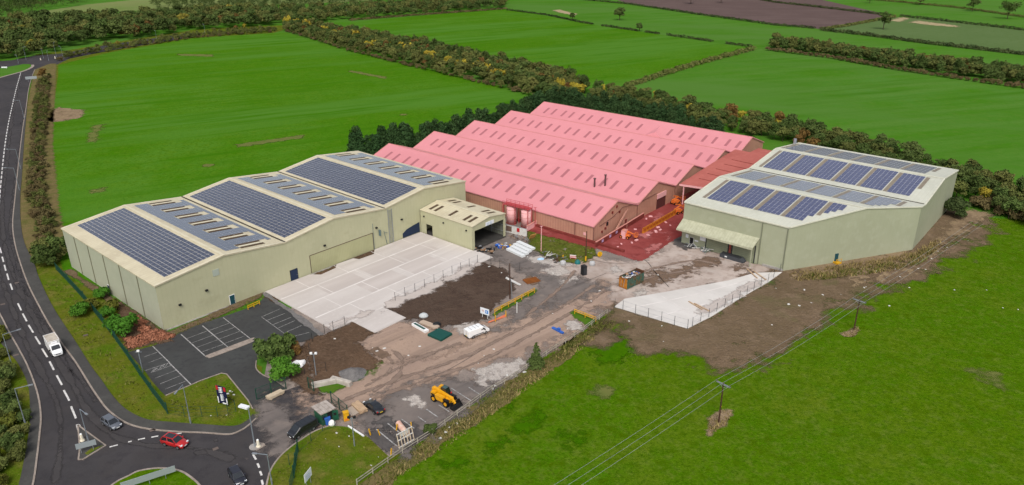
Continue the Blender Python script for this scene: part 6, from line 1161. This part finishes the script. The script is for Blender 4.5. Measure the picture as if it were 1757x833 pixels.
def timber_stack(label,p,q,wd,h,m,bear=True):
    a,d=Vector(G(*p)),Vector(G(*q)); L=(d-a).length; c_=(a+d)/2; t=thing('timber_stack',label,'timber',(*c_,.12),math.atan2(d.y-a.y,d.x-a.x)); n=max(2,int(wd/.3)); ly=max(1,int(h/.18)); b=MB()
    for j in range(ly):
        for k in range(n): b.box((random.uniform(-.1,.1),-wd/2+wd*(k+.5)/n,.15+.18*(j+.5)),(L*random.uniform(.92,1),wd/n-.03,.16))
    b.build('plank',m,t); [MB().box((L*s*.33,0,.07),(.15,wd,.14)).build('bearer',WOOD,t) for s in (-1,1)]; return t
timber_stack('pale timber stack lying in front of the green gate at the car park exit',(459,688),(486,675),1.1,.55,mat('pale_timber',(.52,.43,.31),.85,layers=[(1,(.40,.32,.22),.4,.7)]))
timber_stack('stack of boards on pallets between the mesh gate and the black saloon',(609,696),(625,711),1.5,.6,WOOD); timber_stack('low flat pallet of boards under the taller stack by the mesh gate',(602,702),(614,713),2.4,.2,mat('grey_timber',(.40,.33,.27),.9))
timber_stack('bundle of long timber beams beside the dark soil plot, behind the green tarpaulin',(722,555),(752,566),1.3,.5,mat('pink_timber',(.45,.35,.27),.9)); timber_stack('white beams lying on the corner of the dark soil plot',(868,479),(893,492),.7,.3,OFFW)
item('beam','long white beam along the edge of the entrance grass','beam',(611,742),ang((601,734),(621,747)),lambda b:b.box((0,0,.12),(4.2,.25,.24)),WHITE); 
item('tarpaulin','dark green tarpaulin sheet on a flat stack, by the dusty track','tarpaulin',(755,577),ang((740,576),(759,584)),lambda b:b.loft([[(-1.9,-1.7,0),(1.9,-1.7,0),(1.9,1.7,0),(-1.9,1.7,0)],[(-1.9,-1.7,.5),(1.9,-1.7,.45),(1.9,1.7,.5),(-1.9,1.7,.42)],[(-1.6,-1.45,.58),(1.6,-1.45,.54),(1.6,1.45,.6),(-1.6,1.45,.55)]]),mat('tarp_green',(.006,.065,.052),.6,lines=[('x',.3,.05,(.004,.04,.03),.6)]))
x,y=G(721,565); t=thing('white_trough','long white glazed panel lying on the dusty ground beside the timber beams','panel',(x,y,.12),ang((710,559),(733,572))); MB().box((0,0,.25),(4.6,1.0,.5)).build('frame',WHITE,t); MB().box((-.2,0,.52),(3.6,.55,.06)).build('pane',mat('green_pane',(.03,.08,.06),.2),t)
item('bulk_bag','white dome shaped bulk bag on the edge of the dark soil plot','bag',(727,545),0,lambda b:b.loft([[(math.cos(a)*r,math.sin(a)*r*.8,z) for a in [k*.524 for k in range(12)]] for r,z in ((.95,0),(1.05,.3),(.85,.65),(.4,.9))]),mat('bag_white',(.45,.47,.47),.7,layers=[(1,(.42,.45,.46),.45,.7)]))
item('refuse_sack','black heap of sacks beside the timber beams, at the soil edge','sack',(749,560),.5,lambda b:b.loft([[(math.cos(a)*r,math.sin(a)*r*.7,z) for a in [k*.628 for k in range(10)]] for r,z in ((1.0,0),(1.05,.3),(.7,.7),(.2,.9))]),BLACK)
for px,rz,l in (((556,662),ang((541,661),(571,655)),'concrete block barrier with a weathered top, left of two beside the gravel heap'),((586,659),ang((572,652),(600,660)),'clean concrete block barrier, right of two beside the gravel heap')):
    item('concrete_block',l,'block',px,rz,lambda b:b.loft([[(-2.2,-.45,0),(2.2,-.45,0),(2.2,.45,0),(-2.2,.45,0)],[(-2.2,-.4,.85),(2.2,-.4,.85),(2.2,.4,.85),(-2.2,.4,.85)],[(-2.1,-.3,.98),(2.1,-.3,.98),(2.1,.3,.98),(-2.1,.3,.98)]]),mat('block_concrete',(.46,.42,.37),.9,layers=[(1,(.33,.29,.25),.42,.68)]))
def heap(name,label,cat,px,rx,ry,h,m,rz=0,rough=.12):
    x,y=G(*px); b=MB(); R_=14; S=40; vs=[(0,0,h)]; 
    ph=[random.uniform(0,6) for _ in range(6)]
    for r in range(1,R_+1):
        for s in range(S):
            a=2*PI*s/S; k=r/R_; q=1+.12*math.sin(2*a+ph[0])+.08*math.sin(3*a+ph[1]); vs.append((math.cos(a)*rx*k*q,math.sin(a)*ry*k*q,h*(1-k*k*(3-2*k))+(random.uniform(-1,1)*rough*(1-k))))
    fs=[(0,1+s,1+(s+1)%S) for s in range(S)]+[(1+(r-1)*S+s,1+r*S+s,1+r*S+(s+1)%S,1+(r-1)*S+(s+1)%S) for r in range(1,R_) for s in range(S)]
    b.add(vs,fs); return tag(b.build(name,m,smooth=True,loc=(x,y,.13),rz=rz),label,cat)
heap('gravel_heap','grey gravel heap on the brown soil patch beside the concrete blocks','heap',(605,643),3.3,2.4,1.1,GRAVEL,.3)
heap('soil_heap','low brown spoil heap under the awning of the sage warehouse','heap',(1280,448),1.6,.8,.6,SOIL2,.3)
item('corrugated_sheet','rust brown steel plate lying on the yard beyond the yellow railing','plate',(912,483),ang((897,479),(910,490)),lambda b:b.box((0,0,.12),(2.6,3.6,.12)),mat('rust_plate',(.22,.075,.02),.85,layers=[(.8,(.15,.05,.015),.4,.7)]))
pp_=ang((876,434),(897,440))
for k,(px,py,l) in enumerate(((883,433,'lowest white duct of the pile of four by the grass mound'),(889,429,'second white duct of the pile by the grass mound'),(894,425,'third white duct of the pile by the grass mound'),(900,421,'uppermost white duct of the pile by the grass mound'))):
    item('duct_length',l,'duct',(px+2,py+3),ang((875,430),(896,440)),lambda b:b.loft([[(-3.2,-.6,0),(-3.2,.6,0),(-3.2,.6,.55),(-3.2,-.6,.55)],[(3.2,-.6,0),(3.2,.6,0),(3.2,.6,.55),(3.2,-.6,.55)]]),mat('duct_white',(.66,.68,.68),.55,lines=[('x',2.1,.08,(.4,.42,.42),.6)]),z=.14)
x,y=G(1257,446); t=thing('steel_trough','dark grey steel trough lying below the roller doors of the sage warehouse','trough',(x,y,.13),ang((1241,441),(1272,450))); MB().loft([[(-3.2,-.8,0),(-3.2,.8,0),(-3.2,.9,1.0),(-3.2,-.9,1.0)],[(2.4,-.8,0),(2.4,.8,0),(2.4,.9,1.0),(2.4,-.9,1.0)],[(3.3,-.7,.1),(3.3,.7,.1),(3.3,.7,.4),(3.3,-.7,.4)]]).build('body',mat('trough_grey',(.055,.06,.068),.6),t); MB().box((-.4,0,1.02),(5.2,1.3,.06)).build('inner',DGREY,t); MB().box((-1.5,-.9,.6),(.6,.05,.3)).build('label',WHITE,t)
# trestle frame, pink tube and posts at the near end of the bays
x,y=G(698,764); t=thing('trestle_frame','white timber trestle frame leaning at the fence, over a pink tube','frame',(x,y,.12),ang((690,775),(711,763))); 
b=MB(); [b.bar((xx,-.1,0),(xx,.5,2.6),.12) for xx in (-1.5,-.9,-.3,.3,.9,1.5)]; b.build('upright',mat('cream_timber',(.55,.45,.33),.8),t); b=MB(); [b.bar((-1.6,.05+.18*k,z),(1.6,.05+.18*k,z),.12) for k,z in enumerate((.15,1.4,2.5))]; b.build('rail',OFFW,t); MB().box((0,.5,2.0),(1.6,.06,.7)).build('panel',mat('pale_panel_grey',(.55,.55,.52),.7),t)
x,y=G(692,742); t=thing('tube','pink and cream wrapped tube lying in a bay behind the trestle frame','tube',(x,y,.12),ang((687,734),(699,749))); MB().cyl((-1.9,0,.5),(1.9,0,.5),.5,n=14).build('body',mat('tube_pink',(.62,.37,.29),.7,layers=[(.8,(.66,.57,.45),.45,.6)]),t); MB().cyl((-1.93,0,.5),(-1.85,0,.5),.52,n=14).build('end_cap',mat('tube_end',(.7,.45,.35),.7),t)
for px,py,l in ((652,748,'yellow stub post lying near the corner of the bays, leftmost'),(706,737,'yellow stub post beside the pink tube'),(680,740,'yellow stub post behind the trestle frame'),(671,783,'yellow post at the grass edge, near the fence corner'),(636,748,'yellow striped post at the grass edge below the floodlight')):
    item('marker_post',l,'post',(px,py),random.uniform(0,3),lambda b:b.bar((0,0,0),(.25,.1,1.2),.16),YEL)
for px,py,l in ((868,545,'yellow post beside the orange netting, right of two'),(850,553,'yellow post in front of the orange netting, left of two'),(887,538,'tall cream post on the grass strip in front of the yellow guard rail')): item('marker_post',l,'post',(px,py),0,lambda b:b.cyl((0,0,0),(0,0,1.5 if px<880 else 2.6),.11,n=8),YEL if px<880 else OFFW)
item('safety_netting','heap of orange safety netting on the verge below the site sign','netting',(852,549),ang((838,553),(865,545)),lambda b:[b.bar((-2.4+.2*k,-.5+.15*(k%3),.12),(2.2+.1*k,-.2+.2*k,.12+.1*(k%2)),.16,.1) for k in range(5)],mat('net_orange',(.62,.18,.09),.8))
item('warning_board','red and white striped board on the grass mound','board',(983,447),ang((978,446),(988,447)),lambda b:b.box((0,0,.9),(1.6,.06,.9)).box((-.6,.06,.45),(.08,.08,.9)).box((.6,.06,.45),(.08,.08,.9)),mat('board_stripe',(.70,.66,.64),.6,lines=[('z',.45,.22,(.45,.03,.03),1)]))
for px,py,l in ((966,446,'yellow marker post at the left of the grass mound'),(1029,442,'yellow round hose reel at the right corner of the grass mound')): item('marker',l,'marker',(px,py),.4,lambda b:b.cyl((0,-.1,.8),(0,.1,.8),.7 if px>1000 else .2,n=14).bar((0,0,0),(0,0,1.2),.2),YEL)
item('board','orange plywood board propped at the left of the grass mound','board',(914,411),.6,lambda b:b.box((0,0,.8),(1.9,.1,1.5),0,.5),mat('ply_orange',(.55,.26,.08),.8))
for px,py,l in ((966,455,'grey bulk bag at the near edge of the grass mound, left of two'),(1016,456,'grey white bulk bag right of the wooden pole')): item('bulk_bag',l,'bag',(px,py),.2,lambda b:b.loft([[(math.cos(a)*r,math.sin(a)*r,z) for a in [k*.628 for k in range(10)]] for r,z in ((.7,0),(.8,.4),(.7,.9),(.3,1.1))]),mat('bag_grey',(.42,.42,.42),.8,layers=[(1,(.3,.3,.3),.45,.7)]))
item('tarpaulin','teal sheet bundle at the near edge of the grass mound','tarpaulin',(991,453),.2,lambda b:b.loft([[(math.cos(a)*r,math.sin(a)*r,z) for a in [k*.785 for k in range(8)]] for r,z in ((.8,0),(.7,.5),(.3,1.0))]),mat('teal_sheet',(.01,.13,.13),.6))
item('tarpaulin','pale blue sheet on the ground by the junk at the grass mound','tarpaulin',(928,446),.2,lambda b:b.loft([[(math.cos(a)*r,math.sin(a)*r*.6,z) for a in [k*.785 for k in range(8)]] for r,z in ((1.0,0),(.9,.2),(.4,.4))]),mat('blue_sheet',(.35,.52,.68),.6))
item('chair','blue lounger sheet with a black bundle in the empty bays by the fence','bundle',(957,569),ang((951,565),(966,573)),lambda b:b.box((0,0,.15),(3.2,.6,.3)).box((.3,0,.5),(.6,.5,.6)),BLUE)
item('canvas','crumpled white sheet at the edge of the brown soil patch, by the bushes','sheet',(511,628),.5,lambda b:b.loft([[(math.cos(a)*r*(1+.25*math.sin(3*a)),math.sin(a)*r*.8,z+.12*math.sin(5*a)) for a in [k*.524 for k in range(12)]] for r,z in ((1.6,.1),(1.4,.5),(.5,.8))]),WHITE)
for k,(px,py,rz) in enumerate(((1193,527,0),(1204,530,.3),(1290,472,0),(1303,475,.1))): item('plank',('upper','lower')[k%2]+' loose plank of the pair on the '+('right concrete pad' if k<2 else 'apron by the pad fence'),'plank',(px,py),ang((1180,521),(1208,538))+rz*.3 if k<2 else ang((1283,465),(1302,482))+rz,lambda b:b.box((0,0,.2),(4.5 if k<2 else 5.5,.3,.12)),WOOD,z=.2)
for px,py,c_,l in ((1210,418,'g','tangle of grey green scrap metal left of the roller doors'),):
    b=MB(); 
    for k in range(26): a=random.uniform(0,PI); q=Vector((random.uniform(-3.5,3.5),random.uniform(-1,1),random.uniform(.1,.7))); b.mt(random.choice((0,0,1,2))).bar(q-Vector((math.cos(a),math.sin(a),.1)),q+Vector((math.cos(a),math.sin(a),.1)),.14)
    x,y=G(1198,428); tag(b.build('scrap_metal',[GALV,mat('scrap_green',(.12,.16,.12),.7),OFFW],loc=(x,y,.13),rz=ang((1175,420),(1215,434))),l,'scrap')
b=MB()
for k in range(40): a=random.uniform(0,PI); q=Vector((random.uniform(-3.5,3.5),random.uniform(-1.6,1.6),random.uniform(.1,.9))); b.mt(random.choice((0,0,1,2,3))).bar(q-Vector((math.cos(a),math.sin(a),.3))*.7,q+Vector((math.cos(a),math.sin(a),.3))*.7,.12)
x,y=G(949,445); tag(b.build('scrap_metal',[mat('scrap_dark',(.06,.055,.05),.8),OFFW,SKR,GALV],loc=(x,y,.13),rz=ang((930,440),(965,452))),'dark tangle of scrap and cable at the front of the grass mound','scrap')
b=MB()
for k in range(30): q=Vector((random.uniform(-3,3),random.uniform(-1.2,1.2),random.uniform(.05,.6))); b.mt(random.choice((0,1,2,3,4))).box(q,(random.uniform(.3,1.2),random.uniform(.2,.8),random.uniform(.1,.6)),random.uniform(0,3),random.uniform(-.4,.4))
x,y=G(830,431); tag(b.build('rubbish_heap',[BLACK,OFFW,RUB[2],DGREY,RUB[4]],loc=(x,y,.13),rz=ang((818,430),(845,434))),'heap of black bags and scrap at the mouth of the loading shed','rubbish')
b=MB()
for k in range(24): q=Vector((random.uniform(-2,2),random.uniform(-1.5,1.5),random.uniform(.05,.7))); b.mt(random.choice((0,1,2,3,4))).box(q,(random.uniform(.3,1.2),random.uniform(.2,.6),random.uniform(.1,.6)),random.uniform(0,3),random.uniform(-.4,.4))
x,y=G(866,424); tag(b.build('rubbish_heap',[YEL,RUB[0],RUB[2],BLUE,RUB[4]],loc=(x,y,.13),rz=.5),'heap of mixed scrap with yellow pieces by the far jamb of the loading shed','rubbish')
b=MB()
for k in range(30): q=Vector((random.uniform(-3,3),random.uniform(-1.2,1.2),random.uniform(.05,.7))); b.mt(random.choice((0,1,2,3))).bar(q,q+Vector((random.uniform(-1,1),random.uniform(-1,1),random.uniform(0,.8))),.1)
x,y=G(893,412); tag(b.build('scrap_metal',[SKR,mat('scrap_dark',(.06,.055,.05),.8),GALV,RUB[2]],loc=(x,y,.13),rz=ang((880,408),(905,416))),'dark rusty scrap in front of the white hoarding','scrap')
# loose stones and litter
b=MB(); b.box((0,0,.1),(.5,.4,.25),.4,.2); st0=b.build('litter',OFFW); x,y=G(1353,524); st0.location=(x,y,.1); LG='small pale litter pieces'; tag(st0,'small pale scrap of litter or rubble lying on the ground','litter',LG)
lit=[(1371,525),(1392,520),(1484,482),(1476,470),(1505,466),(1503,467),(1575,462),(1588,463),(1560,494),(1537,464),(1638,499),(1692,499),(1720,530),(1747,532),(1526,526),(1324,558),(1486,493),(1482,494),(1443,506),(1331,495),(395,672),(398,675),(391,677),(402,679),(389,713),(362,715),(582,768),(560,755),(538,773),(700,760),(755,754),(765,742),(772,736),(784,729),(795,722),(845,668),(850,664),(600,751),(577,745),(637,800),(650,786),(574,584),(640,598),(646,604),(700,612),(720,596),(660,600),(1015,518),(1030,500),(948,540),(973,565),(915,635),(900,640),(890,625),(870,645),(1080,553),(1136,561),(1138,588),(1078,505),(1128,472),(840,458),(860,470),(950,470),(990,444),(1004,462),(935,436),(905,442),(820,625),(830,612),(848,600),(1610,432),(1380,498),(1412,508),(1440,492),(1545,476),(1598,446),(1660,415),(1625,425)]
for k,(px,py) in enumerate(lit):
    x,y=G(px+random.uniform(-1,1),py+random.uniform(-1,1)); o=dup(st0,(x,y,.1 if not 560<px<620 else .18),random.uniform(0,3)); s=random.uniform(.3,.85); o.scale=(s*random.uniform(.8,1.6),s,s*.7)

x,y=G(1071,409); t=thing('cabinet','pale pink cabinet standing against the dark red yard wall','cabinet',(x,y,.14),ang((1022,425),(1104,374))); MB().box((0,0,1.1),(1.6,1.2,2.2)).build('body',PALEP,t); MB().box((0,0,2.23),(1.7,1.3,.08)).build('lid',PINKT,t); MB().box((0,-.62,1.1),(.7,.04,1.8)).build('door',PINKT,t)
b=MB(); b.box((0,0,.12),(1.0,.6,.3),.3,.15); p0=b.build('rubble',PALEP); tag(p0,'pale pink piece of rubble lying on the red yard','rubble','rubble on the red yard'); x,y=G(1129,392); p0.location=(x,y,.14)
for px,py in ((1109,377),(1116,373),(1125,399),(1133,396),(1060,425),(1066,420),(1084,418),(1092,414),(1150,388),(1112,405),(1090,395),(1142,383)):
    x,y=G(px,py); o=dup(p0,(x,y,.14),random.uniform(0,3)); s=random.uniform(.5,1.2); o.scale=(s,s,s)
